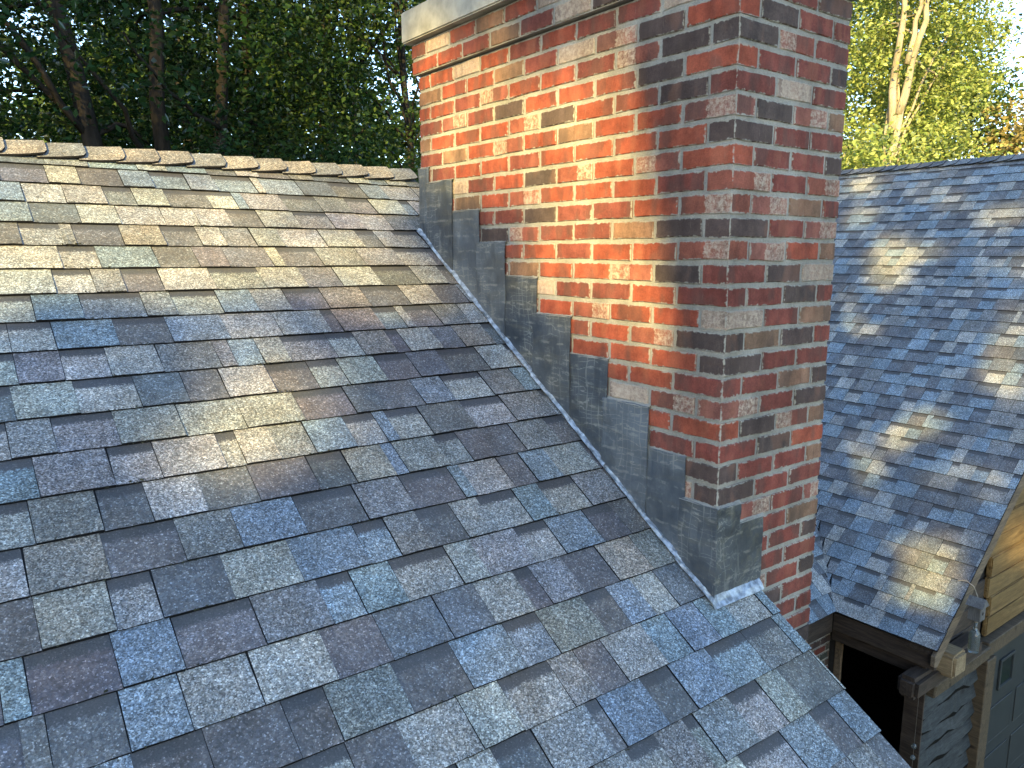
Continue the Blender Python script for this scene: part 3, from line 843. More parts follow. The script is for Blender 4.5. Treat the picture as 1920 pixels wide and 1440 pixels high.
# eave boards and barge board
box('fascia_board', (EX+.035, RKY+.02, EZ-.175), (EX+.065, VY+.03, EZ-.035), M_WDARK, garage, bevel=.004, cuts=4, jit=.001)
box('fascia_board', (EX+.085, RKY+.10, EZ-.285), (EX+.12, VY+.06, EZ-.165), M_WDARK, garage, bevel=.004, cuts=4, jit=.0015)
box('fascia_board', (.62, VY+.03, EZ-.20), (EX+.033, VY+.06, EZ-.035), M_WDARKX, garage, bevel=.004, cuts=4, jit=.001)
def gpt(S, y, dn): return Vector((EX+S*cg, y, EZ+S*sg_-dn))
prism('barge_board', [gpt(-.01, RKY+.006, .045), gpt(S_GR, RKY+.006, .045), gpt(S_GR, RKY+.006, .175), gpt(.05, RKY+.006, .175), gpt(-.01, RKY+.006, .12)], (0, .03, 0), M_WBARGE, garage, bevel=.003)
prism('soffit', [gpt(.03, RKY+.037, .09), gpt(S_GR, RKY+.037, .09), gpt(S_GR, .95, .09), gpt(.03, .95, .09)], (0, 0, .03), M_WDARKX, garage)
# walls (solid core, dark inside); the west wall has an open doorway
GY = .93
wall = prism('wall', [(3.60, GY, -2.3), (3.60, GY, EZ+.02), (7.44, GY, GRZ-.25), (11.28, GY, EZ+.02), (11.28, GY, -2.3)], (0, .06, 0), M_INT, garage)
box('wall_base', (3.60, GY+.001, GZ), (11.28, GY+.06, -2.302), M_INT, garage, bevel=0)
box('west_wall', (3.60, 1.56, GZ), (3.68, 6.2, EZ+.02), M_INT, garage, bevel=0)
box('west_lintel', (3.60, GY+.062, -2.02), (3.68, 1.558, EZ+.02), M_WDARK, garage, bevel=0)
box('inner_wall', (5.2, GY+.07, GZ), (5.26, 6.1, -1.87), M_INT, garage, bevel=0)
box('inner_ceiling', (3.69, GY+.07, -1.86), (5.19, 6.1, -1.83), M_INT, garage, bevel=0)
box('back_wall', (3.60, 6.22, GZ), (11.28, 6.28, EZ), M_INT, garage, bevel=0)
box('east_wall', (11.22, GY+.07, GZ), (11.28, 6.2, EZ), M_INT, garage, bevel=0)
# brick pier at the inner corner
pier = box('brick_pier', (3.28, 1.60, GZ), (3.592, 1.80, EZ-.09), M_MORT, garage, bevel=0)
pier['label'] = 'shadowed brick pier under the valley eave'
random.seed(8)
for r in range(36):
    z0 = EZ-.10-(r+1)*HC
    xs_ = [3.276, 3.45, 3.596] if r % 2 else [3.276, 3.36, 3.53, 3.596]
    for a, b in zip(xs_[:-1], xs_[1:]):
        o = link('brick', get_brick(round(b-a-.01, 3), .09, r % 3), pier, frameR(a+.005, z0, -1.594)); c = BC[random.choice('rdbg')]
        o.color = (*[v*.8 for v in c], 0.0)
for r in range(36):
    z0 = EZ-.10-(r+1)*HC
box('door_trim', (3.597, 1.50, GZ), (3.625, 1.555, -2.02), M_WBARGE, garage, bevel=.003)
# golden gable boards
random.seed(19)
z = -2.27; i = 0
while z < GRZ-.35:
    hgt = .172; xl = (z+hgt+.16-EZ)/SG + EX
    xl = max(xl, 3.72)
    if z < -1.75: xl = 4.62 + random.uniform(-.03, .06)
    xr_ = 7.44 + (7.44 - ((z+hgt+.16-EZ)/SG + EX))
    if xr_ - xl > .3:
        b = box('siding_board', (xl, GY-.052-.004*(i % 2), z+.004), (min(xr_, 11.1), GY-.012, z+hgt), M_WGOLD, wall, bevel=.009, seg=2, cuts=8, jit=.0018)
    z += hgt; i += 1
# short dark boards between rake and the golden boards
for q in range(3):
    box('siding_board', (3.74, GY-.03, -2.27+q*.172), (4.58, GY-.010, -2.27+q*.172+.166), M_WDARKX, wall, bevel=.004)
# waney-edged weathered boards on the lower wall
def waney(z0, z1, x0, x1, y, seed):
    rr = random.Random(seed); n = 14; V = []
    ph = rr.uniform(0, 6)
    for i in range(n+1):
        t = i/n; x = x0+(x1-x0)*t
        wv = .016*math.sin(6*t+ph)+.010*math.sin(15*t+2*ph)+rr.uniform(-.005, .005)
        strip_h = .034+.014*math.sin(9*t+3*ph)+rr.uniform(-.010, .010)
        V += [(x, y-.046, z0+wv), (x, y-.060, z0+wv+strip_h), (x, y-.008, z1), (x, y+.0, z1), (x, y+.0, z0+wv)]
    F = []; MI = []
    for i in range(n):
        a = i*5; b = a+5
        for q in range(5): F.append([a+q, a+(q+1) % 5, b+(q+1) % 5, b+q]); MI.append(1 if q in (0, 4) else 0)  # lower edge carries the painted gap shade
    F += [[0, 4, 3, 2, 1], [n*5, n*5+1, n*5+2, n*5+3, n*5+4]]; MI += [0, 0]
    bm = bmesh.new(); vv = [bm.verts.new(v) for v in V]
    for f, m in zip(F, MI): bm.faces.new([vv[k] for k in f]).material_index = m
    bmesh.ops.recalc_face_normals(bm, faces=bm.faces)
    me = bpy.data.meshes.new('waney_board'); bm.to_mesh(me); bm.free(); me.materials.append(M_WANEY); me.materials.append(M_LAPSHADE)
    return link('waney_board', me, wall)
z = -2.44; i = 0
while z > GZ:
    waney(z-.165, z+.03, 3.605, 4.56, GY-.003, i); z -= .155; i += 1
box('corner_board', (3.585, GY-.080, GZ), (3.603, GY+.06, -2.3), M_WDARK, garage, bevel=.002)
box('wall_plate', (3.66, GY-.12, -2.41), (4.60, GY-.045, -2.30), M_WLOG, garage, bevel=.012, cuts=5, jit=.003)
def log(name, axis, a, b, cy, cz, r, mat, endmat, parent, sides=8, flat=1.0):
    """squared-off log: octagonal prism along axis from a to b"""
    V = []; F = []
    n = 6
    for i in range(n+1):
        t = a+(b-a)*i/n
        for k in range(sides):
            an = 2*math.pi*(k+.5)/sides
            rr_ = r*(1+random.uniform(-.04, .04))
            p, q = cy+math.cos(an)*rr_, cz+math.sin(an)*rr_*flat
            V.append((t, p, q) if axis == 0 else (p, t, q))
    for i in range(n):
        for k in range(sides): F.append([i*sides+k, i*sides+(k+1) % sides, (i+1)*sides+(k+1) % sides, (i+1)*sides+k])
    MI = [0]*len(F)
    F.append(list(range(sides))); F.append([n*sides+k for k in range(sides)]); MI += [1, 1]
    bm = bmesh.new(); vv = [bm.verts.new(v) for v in V]
    for f, m in zip(F, MI): bm.faces.new([vv[k] for k in f]).material_index = m
    bmesh.ops.recalc_face_normals(bm, faces=bm.faces)
    me = bpy.data.meshes.new(name); bm.to_mesh(me); bm.free(); me.materials.append(mat); me.materials.append(endmat)
    return link(name, me, parent)
random.seed(2)
b1 = box('plate_beam', (3.575, .665, -2.165), (3.765, 1.5, -1.985), M_WPLATE, garage, bevel=.022, seg=2, cuts=4, jit=.003)
b1['label'] = 'sunlit squared beam end poking out under the barge board'
b2 = box('tie_beam', (3.24, .76, -2.26), (4.3, .905, -2.10), M_WDARKX, garage, bevel=.03, seg=2, cuts=4, jit=.003)
# door post, lintel, garage door with panes
box('door_post', (4.565, GY-.12, GZ), (4.72, GY-.005, -2.42), M_WLOG, garage, bevel=.006, cuts=6, jit=.002)
box('door_lintel', (4.60, GY-.10, -2.415), (9.0, GY-.01, -2.285), M_WLOG, garage, bevel=.006, cuts=6, jit=.002)
door = box('garage_door', (4.735, GY-.05, GZ+.02), (8.9, GY-.008, -2.42), M_PAINT, garage, bevel=.003)
door['label'] = 'dull grey panelled garage door with small square panes'
for r in range(4):
    zt = -2.50 - r*.46
    for c in range(7):
        xa = 4.86 + c*.58; xb = xa+.50
        if r == 0:
            fr = [((xa-.03+.17, zt-.36), (xb+.03-.10, zt-.335)), ((xa-.03+.17, zt-.105), (xb+.03-.10, zt-.08)), ((xa+.14, zt-.335), (xa+.165, zt-.105)), ((xb-.095, zt-.335), (xb-.07, zt-.105))]
            w_ = box('window', (xa+.167, GY-.058, zt-.333), (xb-.097, GY-.051, zt-.107), M_PANE, door, bevel=.001)
            for (p, q) in fr: box('window_frame', (p[0], GY-.068, p[1]), (q[0], GY-.052, q[1]), M_PAINT, w_, bevel=.002)
        else:
            box('door_panel', (xa, GY-.058, zt-.36), (xb, GY-.051, zt-.03), M_PAINT, door, bevel=.006)

# hanging bird house and bottle
bx, by = 3.66, .60
bh = empty('bird_house', (bx, by, -1.72), 'small grey wooden bird house hanging by a wire from the garage barge board', 'bird house')
box('body', (bx-.040, by-.040, -1.70), (bx+.040, by+.040, -1.595), M_BIRD, bh, bevel=.003)
prism('roof', [(bx-.058, by-.055, -1.597), (bx+.058, by-.055, -1.597), (bx, by-.055, -1.54)], (0, .11, 0), M_BIRD, bh, bevel=.002)
V, F = tube([(bx-.004, by-.0415, -1.645), (bx-.004, by-.036, -1.645)], [.012, .012], 12); link('entry_hole', mesh_from('entry_hole', V, F, [M_INT]), bh)
V, F = tube([(bx, by, -1.545), (bx-.01, by+.03, -1.47), (bx-.02, by+.08, -1.44), (bx-.035, by+.125, -1.455)], [.003]*4, 6); link('hanging_wire', mesh_from('hanging_wire', V, F, [M_WIRE]), bh)
def lathe(prof, c, sides=20):
    V = []; F = []
    for r, z in prof:
        for k in range(sides):
            a = 2*math.pi*k/sides; V.append((c[0]+r*math.cos(a), c[1]+r*math.sin(a), z))
    for i in range(len(prof)-1):
        for k in range(sides): F.append([i*sides+k, i*sides+(k+1) % sides, (i+1)*sides+(k+1) % sides, (i+1)*sides+k])
    F.append(list(range(sides))[::-1]); F.append([(len(prof)-1)*sides+k for k in range(sides)])
    return V, F
bt = empty('glass_bottle', (bx+.01, by, -1.945), 'clear ribbed bottle hanging neck up beneath the bird house', 'bottle')
c = (bx+.01, by)
prof = [(.031, -1.945), (.035, -1.94)]
for q in range(4): prof += [(.035, -1.92+q*.026-.010), (.0338, -1.92+q*.026), (.035, -1.92+q*.026+.006)]
prof += [(.035, -1.822), (.030, -1.80), (.015, -1.775), (.011, -1.755), (.011, -1.725)]
V, F = lathe(prof, c); link('body', mesh_from('body', V, F, [M_GLASS], smooth=True), bt)
V, F = lathe([(.012, -1.728), (.013, -1.726), (.013, -1.708), (.012, -1.7055)], c); link('cap', mesh_from('cap', V, F, [M_WIRE]), bt)
# string of glass beads by the doorway
bs = empty('bead_string', (3.52, .86, -2.9), 'thread with two clear glass beads beside the dark doorway', 'ornament')
V, F = tube([(3.52, .86, -2.26), (3.52, .86, -2.95)], [.0012, .0012], 5); link('thread', mesh_from('thread', V, F, [M_WIRE]), bs)
for zc in (-2.75, -2.84):
    V, F = lathe([(.003, zc-.02), (.012, zc-.015), (.018, zc), (.012, zc+.015), (.003, zc+.02)], (3.52, .86), 12); link('bead', mesh_from('bead', V, F, [M_GLASS], smooth=True), bs)

# ------------------------------------------------------------------ trees
Uv = Vector((-math.sin(SUN_AZ)*-1, math.cos(SUN_AZ), 0))       # horizontal, across the sun's rays
hs = Vector((SUN.x, SUN.y, 0)).normalized()
Uv = Vector((-hs.y, hs.x, 0)); Uv = -Uv if Uv.y < 0 else Uv
Vv = Vector((-hs.x*math.sin(SUN_EL), -hs.y*math.sin(SUN_EL), math.cos(SUN_EL)))
LIT = [  # wanted sun patches; the unseen shade trees' crowns are cut open along them
    [(0.00,1.82,1.69),(0.00,1.04,1.53),(0.00,0.88,1.44),(0.00,0.44,1.36),(0.00,0.31,1.24),(0.00,0.27,1.01),(0.00,0.30,0.92),(0.00,0.91,0.93),(0.00,1.47,0.94),(0.00,1.75,1.15)],
    [(0.00,0.91,0.74),(-0.00,0.50,0.78),(-0.00,0.22,0.78),(0.00,0.15,0.68),(0.00,0.05,0.58),(0.00,0.07,0.43),(0.00,0.34,0.40),(0.00,0.67,0.44),(0.00,0.87,0.60),(0.00,1.04,0.68)],
    [(0.00,1.47,0.96),(0.00,0.28,0.94),(0.00,0.21,0.83),(-0.00,0.17,0.76),(0.00,0.91,0.72),(0.00,1.35,0.78)],
    [(0.00,1.82,1.76),(0.00,1.04,1.71),(0.00,0.50,1.61),(-0.00,0.37,1.36),(0.00,1.04,1.51),(0.00,1.82,1.68)],
    [(0.00,0.46,0.36),(0.00,0.24,0.35),(0.00,0.08,0.28),(0.00,0.17,0.25),(0.00,0.46,0.29)],
    [(0.00,1.27,0.78),(0.00,1.08,0.66),(0.00,0.96,0.60),(0.00,1.08,0.51),(-0.00,1.25,0.63)],
    [(-2.05,2.39,1.30),(-1.67,2.42,1.31),(0.47,2.54,1.39),(0.26,2.12,1.11),(-0.11,1.81,0.91),(-0.07,1.59,0.76),(-0.04,1.29,0.56),(-0.28,1.24,0.53),(-0.65,1.24,0.53),(-0.74,1.40,0.63),(-1.04,1.29,0.56),(-1.24,1.38,0.62),(-1.39,1.34,0.59),(-1.52,1.39,0.63),(-1.70,1.31,0.57),(-2.26,1.26,0.54)],
    [(-1.39,0.83,0.25),(-1.20,0.87,0.28),(-1.02,0.82,0.25),(-1.05,0.68,0.15),(-1.27,0.59,0.09),(-1.40,0.62,0.11)],
    [(-0.71,1.11,0.44),(-0.45,1.12,0.44),(-0.45,0.96,0.34),(-0.65,0.99,0.36)],
    [(-0.34,0.95,0.33),(-0.23,0.94,0.32),(-0.26,0.79,0.23),(-0.39,0.77,0.21)],
    [(7.34,3.89,1.73),(7.30,3.47,1.69),(6.66,3.14,1.11),(6.60,3.42,1.06)],
    [(6.53,3.06,0.99),(6.58,2.80,1.04),(6.04,2.33,0.55),(5.81,2.52,0.33),(6.03,2.93,0.53)],
    [(5.14,2.22,-0.28),(5.13,1.91,-0.29),(4.81,1.78,-0.57),(4.87,2.05,-0.53)],
    [(4.57,1.87,-0.80),(4.82,1.74,-0.57),(4.90,1.52,-0.49),(4.71,1.37,-0.67),(4.44,1.61,-0.91),(4.19,1.82,-1.15)],
    [(4.37,1.36,-0.98),(4.53,1.19,-0.83),(4.49,0.83,-0.87),(4.36,0.73,-0.99),(4.22,1.00,-1.12),(4.24,1.24,-1.10)],
    [(5.56,1.46,0.11),(5.68,1.18,0.22),(4.92,0.84,-0.48),(5.04,1.17,-0.37)],
    [(4.90,1.22,-0.49),(4.83,0.91,-0.56),(4.64,0.86,-0.74),(4.66,1.14,-0.71)],
    [(3.74,1.13,-1.55),(3.87,0.82,-1.44),(3.62,0.76,-1.67),(3.55,1.06,-1.72)],
    [(4.26,0.86,-1.72),(5.16,0.86,-1.13),(5.69,0.86,-1.76),(4.54,0.86,-1.93)],
    [(4.54,0.86,-1.93),(5.69,0.86,-1.76),(5.88,0.86,-2.42),(4.71,0.86,-2.21)],
    [(-1.80,1.34,0.59),(-0.04,1.29,0.56),(-0.05,0.97,0.35),(-0.72,0.86,0.27),(-1.35,0.95,0.33),(-1.82,1.16,0.47)],
    [(-1.48,1.00,0.37),(-0.80,0.91,0.31),(-0.26,0.57,0.08),(-0.62,0.37,-0.05),(-1.36,0.46,0.01),(-1.61,0.66,0.14)],
    [(5.90,3.03,0.42),(5.97,1.19,0.48),(4.51,0.56,-0.85),(4.24,0.78,-1.10),(4.08,1.76,-1.25)],
    [(7.26,3.84,1.66),(7.33,1.77,1.72),(5.97,1.19,0.48),(5.90,3.03,0.42)],
    [(3.87,1.45,-1.43),(4.08,0.81,-1.24),(3.50,0.70,-1.77),(3.53,1.24,-1.75)],
    [(3.45,0.70,-1.89),(3.76,0.70,-1.99),(3.80,0.70,-2.17),(3.56,0.70,-2.05)],
]
LITK = [1.1, 1.1, 0.55, 0.42, 1.1, 1.1, 1.2, 0.2, 0.25, 0.25, 0.8, 0.8, 0.85, 0.85, 0.85, 0.8, 0.8, 0.8, 0.6, 0.4, 0.06, 0.1, 0.2, 0.22, 0.45, 1.1]
LITP = []
for poly in LIT:
    LITP.append(np.array([(Vector(p).dot(Uv), Vector(p).dot(Vv)) for p in poly]))
def inside(pts, poly):
    x, y = pts[:, 0], pts[:, 1]; r = np.zeros(len(pts), bool); n = len(poly); j = n-1
    for i in range(n):
        xi, yi = poly[i]; xj, yj = poly[j]
        with np.errstate(divide='ignore', invalid='ignore'):
            c = ((yi > y) != (yj > y)) & (x < (xj-xi)*(y-yi)/(yj-yi+1e-12)+xi)
        r ^= c; j = i
    return r
def leaves_mesh(name, P, size, mat, flat=.35, aspect=.6):
    """one pointed leaf (folded along its rib) at every point of P"""
    n = len(P)
    d = rng.normal(size=(n, 3)); d[:, 2] = d[:, 2]*.6-.25; d /= np.linalg.norm(d, axis=1)[:, None]
    nn = rng.normal(size=(n, 3)); nn[:, 2] += 1.0
    s = np.cross(d, nn); s /= np.linalg.norm(s, axis=1)[:, None]+1e-9
    up = np.cross(s, d)
    L = (size*rng.uniform(.65, 1.3, n))[:, None]; W = L*aspect*.5
    V = np.empty((n, 4, 3), np.float32)
    V[:, 0] = P - d*L*.5; V[:, 1] = P + s*W - d*L*.05 + up*W*flat; V[:, 2] = P + d*L*.5; V[:, 3] = P - s*W - d*L*.05 + up*W*flat
    me = bpy.data.meshes.new(name)
    me.vertices.add(n*4); me.vertices.foreach_set('co', V.ravel())
    me.loops.add(n*6); me.polygons.add(n*2)
    base = (np.arange(n)*4)[:, None]
    idx = (base + np.array([0, 1, 2, 0, 2, 3])[None, :]).ravel().astype(np.int32)
    me.loops.foreach_set('vertex_index', idx)
    me.polygons.foreach_set('loop_start', np.arange(0, n*6, 3, dtype=np.int32))
    me.polygons.foreach_set('loop_total', np.full(n*2, 3, np.int32))
    at = me.color_attributes.new('tint', 'FLOAT_COLOR', 'POINT')
    c = np.repeat(np.column_stack([rng.uniform(0, 1, n), rng.uniform(0, 1, n), rng.uniform(0, 1, n), np.ones(n)]), 4, axis=0).astype(np.float32)
    at.data.foreach_set('color', c.ravel())
    me.materials.append(mat); me.update(); me.validate()
    return me
def cluster_points(center, rad, ncl, per, sig, shell=.45, zmin=None):
    d = rng.normal(size=(ncl, 3)); d /= np.linalg.norm(d, axis=1)[:, None]
    r = rng.uniform(shell, 1, ncl)**.6
    C = np.array(center) + d*r[:, None]*np.array(rad)
    if zmin is not None: C[:, 2] = np.maximum(C[:, 2], zmin + rng.uniform(0, .8, ncl))
    s = sig*rng.uniform(.6, 1.4, ncl)
    P = np.repeat(C, per, axis=0) + rng.normal(size=(ncl*per, 3))*np.repeat(s, per)[:, None]*np.array([1, 1, .5])
    return P, C
def stem(p0, p1, r0, r1, n=9, wob=.08, bend=(0, 0, 0)):
    p0, p1 = Vector(p0), Vector(p1); out = []; rad = []
    L = (p1-p0).length
    for i in range(n+1):
        t = i/n
        q = p0.lerp(p1, t) + Vector(bend)*math.sin(math.pi*t) + Vector((random.uniform(-1, 1), random.uniform(-1, 1), 0))*wob*(t*(1-t)*4)**.5*.5
        out.append(q); rad.append(r0+(r1-r0)*t**.8)
    return out, rad
def tree(label, base, height, crown_c, crown_r, leaf, n_leaf, mat, bark, trunk_r=.16, stems=None, group=None, sig=.34, name='tree', per=110, shell=.4, extra=None, limbs=9):
    t = empty(name, base, label, 'tree' if name != 'bush' else 'bush', group)
    B = Vector(base); parts = []
    cc = Vector(crown_c)
    if stems is None: stems = [((base), (cc.x, cc.y, cc.z+crown_r[2]*.7), trunk_r, (random.uniform(-.3, .3), random.uniform(-.3, .3), 0))]
    tops = []
    for (a, b, r, bend) in stems:
        pts, rad = stem(a, b, r, r*.25, 12, .12, bend); tops.append((pts, rad))
        parts.append(tube(pts, rad, 10, .06))
    ncl = max(6, n_leaf//per)
    P, C = cluster_points(crown_c, crown_r, ncl, per, sig, shell)
    # limbs run from the stems out to leaf clumps
    idx = rng.choice(len(C), size=min(limbs, len(C)), replace=False)
    for k in idx:
        pts, rad = tops[random.randrange(len(tops))]
        c = Vector(C[k]); cand = [j for j in range(3, len(pts)) if pts[j].z < c.z+.3] or [3]
        j = max(cand[-1]-random.randrange(0, 3), 2)
        lp, lr = stem(pts[j], c, rad[j]*.45, .012, 7, .12, (0, 0, random.uniform(-.15, .25)))
        parts.append(tube(lp, lr, 6, .05))
    V, F = merge(parts)
    link('trunk', mesh_from('trunk', V, F, [bark], smooth=True), t)
    if extra is not None: P = np.vstack([P, extra])
    link('crown', leaves_mesh('crown', P, leaf, mat), t)
    return t
random.seed(77)
# wood behind the house (left of the chimney)
GRP = 'trees in the dark wood behind the ridge'
tree('three-stemmed dark tree with leaning trunks rising behind the left half of the ridge', (.25, 8.6, GZ), 14, (.1, 8.9, 4.6), (3.3, 2.6, 3.6), .085, 26000, M_LEAF_D, M_BARK_D,
     stems=[((.55, 8.5, GZ), (-1.1, 9.0, 6.6), .20, (.25, 0, 0)), ((.6, 8.7, GZ), (.45, 9.0, 7.5), .17, (.05, 0, 0)), ((.75, 8.5, GZ), (1.7, 8.8, 7.0), .15, (-.1, 0, 0))], group=GRP, limbs=16)
tree('broad dark tree filling the far left corner above the ridge', (-1.8, 11.2, GZ), 15, (-1.7, 11.2, 4.4), (3.2, 2.5, 4.0), .09, 26000, M_LEAF_D, M_BARK_D, .2, group=GRP)
tree('straight-trunked dark tree in the middle of the wood behind the ridge', (2.2, 10.4, GZ), 15, (2.2, 10.6, 4.9), (2.6, 2.4, 3.8), .09, 23000, M_LEAF_D, M_BARK_D, .17, group=GRP, limbs=14)
tree('thick-trunked tree standing between the middle of the wood and the chimney', (3.9, 11.6, GZ), 16, (3.9, 11.8, 6.0), (2.8, 2.4, 3.6), .09, 21000, M_LEAF_M, M_BARK_D, .28, group=GRP, limbs=14)
tree('leafy green tree closest to the left edge of the chimney', (3.7, 8.7, GZ), 12, (3.6, 8.8, 3.4), (1.7, 1.5, 3.2), .08, 19000, M_LEAF_M, M_BARK_D, .11, group=GRP, limbs=14)
tree('tall pale-lit tree glimpsed far back through the wood', (3.6, 19.0, GZ), 18, (3.4, 19.0, 5.0), (3.4, 2.4, 6.0), .2, 11000, M_LEAF_M, M_BARK_D, .2, group=GRP)
tree('far tree glimpsed through gaps at the left of the wood', (-.6, 20.0, GZ), 18, (-.5, 20.0, 4.6), (3.8, 2.4, 6.0), .2, 11000, M_LEAF_M, M_BARK_D, .2, group=GRP)
tree('far tree behind the chimney cap', (8.0, 19.5, GZ), 18, (8.0, 19.5, 5.6), (3.6, 2.4, 6.2), .2, 11000, M_LEAF_M, M_BARK_D, .2, group=GRP)
tree('dark tree just outside the left edge, overhanging the ridge', (-4.6, 9.2, GZ), 14, (-4.4, 9.2, 4.6), (3.0, 2.6, 4.2), .14, 11000, M_LEAF_D, M_BARK_D, .2, group=GRP)
BG = 'understorey bushes behind the ridge'
for lab, x, y, zt, rx, m in (
        ('low dark bush behind the left end of the ridge', -1.0, 8.6, 1.2, 1.3, M_LEAF_D), ('dark bush behind the ridge under the three-stemmed tree', .9, 7.6, 1.3, 1.1, M_LEAF_D),
        ('mid-green bush behind the middle of the ridge', 2.0, 7.9, 1.55, 1.2, M_LEAF_D), ('bright-tipped bush beside the chimney behind the ridge', 3.2, 7.6, 1.35, 1.0, M_LEAF_M),
        ('dark bush at the back of the wood below the thick trunk', 4.2, 10.0, 1.7, 1.5, M_LEAF_D)):
    tree(lab, (x, y, GZ), 6, (x, y, zt-1.7), (rx, rx*.9, 2.4), .075, 12000, m, M_BARK_D, .06, group=BG, name='bush', sig=.26, limbs=8)

# sunlit trees beyond the garage
GR = 'sunlit trees beyond the garage ridge'
tree('sunlit tree with pale leaning forked trunk beyond the garage ridge', (11.25, 5.85, GZ), 14, (12.95, 6.0, 4.9), (1.55, 1.15, 4.0), .075, 52000, M_LEAF_Y, M_BARK_L,
     stems=[((11.0, 6.3, GZ), (11.50, 5.42, 3.35), .19, (0, 0, 0)), ((11.44, 5.52, 2.85), (11.50, 5.40, 6.8), .075, (0, .1, 0)), ((11.47, 5.46, 3.1), (12.0, 4.75, 6.6), .07, (-.05, .1, 0)),
            ((11.50, 5.40, 3.9), (11.75, 5.1, 6.6), .05, (0, 0, 0))], group=GR, sig=.30, shell=.3, limbs=22)
tree('yellow-green tree between the chimney edge and the forked trunk', (14.8, 7.75, GZ), 13, (14.8, 7.75, 4.2), (1.8, 1.6, 4.2), .11, 26000, M_LEAF_Y, M_BARK_L, .14, group=GR, sig=.34)
tree('green tree behind the forked trunk to its right', (16.35, 6.86, GZ), 13, (16.35, 6.86, 3.1), (1.2, 1.2, 2.8), .11, 14000, M_LEAF_M, M_BARK_L, .15, group=GR, sig=.34)
tree('small tree with russet leaves at the right edge above the garage ridge', (15.95, 5.3, GZ), 9, (15.95, 5.25, 1.7), (.65, .65, 2.1), .11, 7000, M_LEAF_R, M_BARK_L, .1, group=GR)
for lab, x, y, zt, rx, m in (('bright yellow bush beside the chimney edge behind the garage ridge', 9.5, 4.95, 2.45, .55, M_LEAF_Y), ('bright yellow bush right of the forked trunk base', 11.3, 5.15, 2.35, .45, M_LEAF_Y), ('green bush above the middle of the garage ridge', 12.95, 4.95, 2.5, .7, M_LEAF_Y)):
    tree(lab, (x, y, GZ), 7, (x, y, zt-1.7), (rx, rx, 2.1), .085, 7000, m, M_BARK_L, .06, group='bushes behind the garage ridge', name='bush', sig=.24, limbs=8)
# woodland farther off
def wood_mass():
    P = []
    for k in range(46):
        a = R(-62 + 152*k/45.0) ; d = rng.uniform(30, 46)
        c = (-1.85 + math.sin(a)*d, -1.42 + math.cos(a)*d, rng.uniform(1.5, 4.5) if a < R(48) else rng.uniform(-1.5, .5))
        p, _ = cluster_points(c, (3.2, 3.2, rng.uniform(4.5, 5.5)), 60, 40, .7, .3); P.append(p)
    me = leaves_mesh('distant_wood', np.vstack(P), .45, M_LEAF_M)
    o = link('distant_wood', me); tag(o, 'far-off belt of woodland closing the view behind the trees', 'woodland'); o['kind'] = 'stuff'
wood_mass()

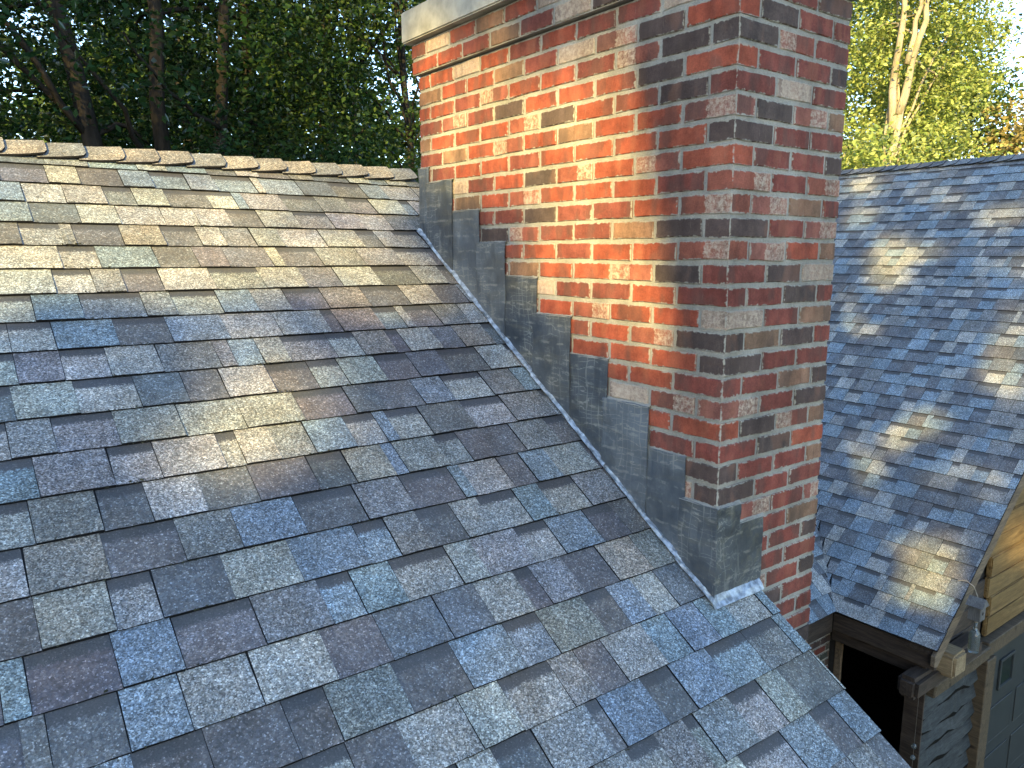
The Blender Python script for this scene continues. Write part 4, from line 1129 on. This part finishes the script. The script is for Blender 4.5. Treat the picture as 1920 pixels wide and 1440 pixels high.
# unseen trees added towards the low sun, crown gaps cut to place the dapples
def clump(uv):
    # smooth value noise over the crown, 0..1, so that gaps come in patches
    g = np.random.default_rng(5).uniform(size=(64, 64)); s = uv/.32 + 20
    i = np.floor(s).astype(int); f = s-i; f = f*f*(3-2*f); i = i % 63
    a = g[i[:, 0], i[:, 1]]; b = g[i[:, 0]+1, i[:, 1]]; c = g[i[:, 0], i[:, 1]+1]; d = g[i[:, 0]+1, i[:, 1]+1]
    v = (a*(1-f[:, 0])+b*f[:, 0])*(1-f[:, 1]) + (c*(1-f[:, 0])+d*f[:, 0])*f[:, 1]
    return np.clip((v-.5)*1.5+.5, 0, 1)
def shade_tree(label, D, u0, ur, v0, vr, n, leaf, mask=True, keep=1.0, ut=None, lean=0.0, tr=.22):
    c = hs*D
    zc = (v0 + D*math.sin(SUN_EL))/math.cos(SUN_EL)
    ut = u0 if ut is None else ut
    base = hs*D + Uv*ut; base = Vector((base.x, base.y, GZ))
    t = empty('tree', base, label, 'tree', 'unseen trees added between the sun and the roofs')
    q = rng.uniform(-1, 1, size=(int(n*1.6), 3)); q = q[(np.abs(q)**2.6).sum(1) < 1][:n]
    Pu = u0 + q[:, 0]*ur; Pd = D + q[:, 1]*1.6; Pv = v0 + q[:, 2]*vr
    # position from (u, v, d): P = hs*d' + Uv*u + z
    Z = (Pv + Pd*math.sin(SUN_EL))/math.cos(SUN_EL)
    P = np.outer(Pd, np.array(hs)) + np.outer(Pu, np.array(Uv)); P[:, 2] = Z
    uv = np.column_stack([P @ np.array(Uv), P @ np.array(Vv)])
    ok = rng.uniform(size=len(P)) < keep
    if mask:
        j = uv + rng.normal(size=uv.shape)*.02
        for poly, pr in zip(LITP, LITK):
            hit_ = inside(j, poly)
            ok &= ~(hit_ & (clump(uv) < pr) & (rng.uniform(size=len(P)) > (.02 if abs(pr-1.2) < .01 else .0)))
    P = P[ok]
    parts = []
    top = Vector((base.x, base.y, float(zc)+vr*.6)) + Uv*lean; pts, rad = stem(base, top, tr, .05, 12, .10); parts.append(tube(pts, rad, 10, .05))
    V, F = merge(parts); link('trunk', mesh_from('trunk', V, F, [M_BARK_D], smooth=True), t)
    link('crown', leaves_mesh('crown', P, leaf, M_LEAF_D), t)
shade_tree('unseen tree added behind the viewer, crown cut to dapple the garage roof', 24.0, -3.6, 3.0, 1.3, 4.6, 16000, .27, ut=-5.2)
shade_tree('unseen leaning tree added behind the viewer so its trunk shades the chimney corner', 12.0, -.9, 1.1, .2, 3.6, 6000, .24, ut=-1.55, lean=2.0, tr=.20)
shade_tree('unseen tree added behind the viewer, crown cut to shade the lower roof', 23.0, .8, 3.2, .6, 4.8, 19000, .27, ut=3.2)
shade_tree('unseen tree added left of the viewer to shade the ridge', 22.0, 5.0, 2.8, .9, 3.9, 14000, .28)
shade_tree('unseen tree added left of the viewer to shade the wood', 20.5, 8.8, 3.0, 2.2, 5.4, 11000, .34, keep=.32)
shade_tree('unseen tree added far left to shade the back of the wood', 19.0, 13.0, 3.2, 2.6, 5.6, 10000, .36, keep=.32)
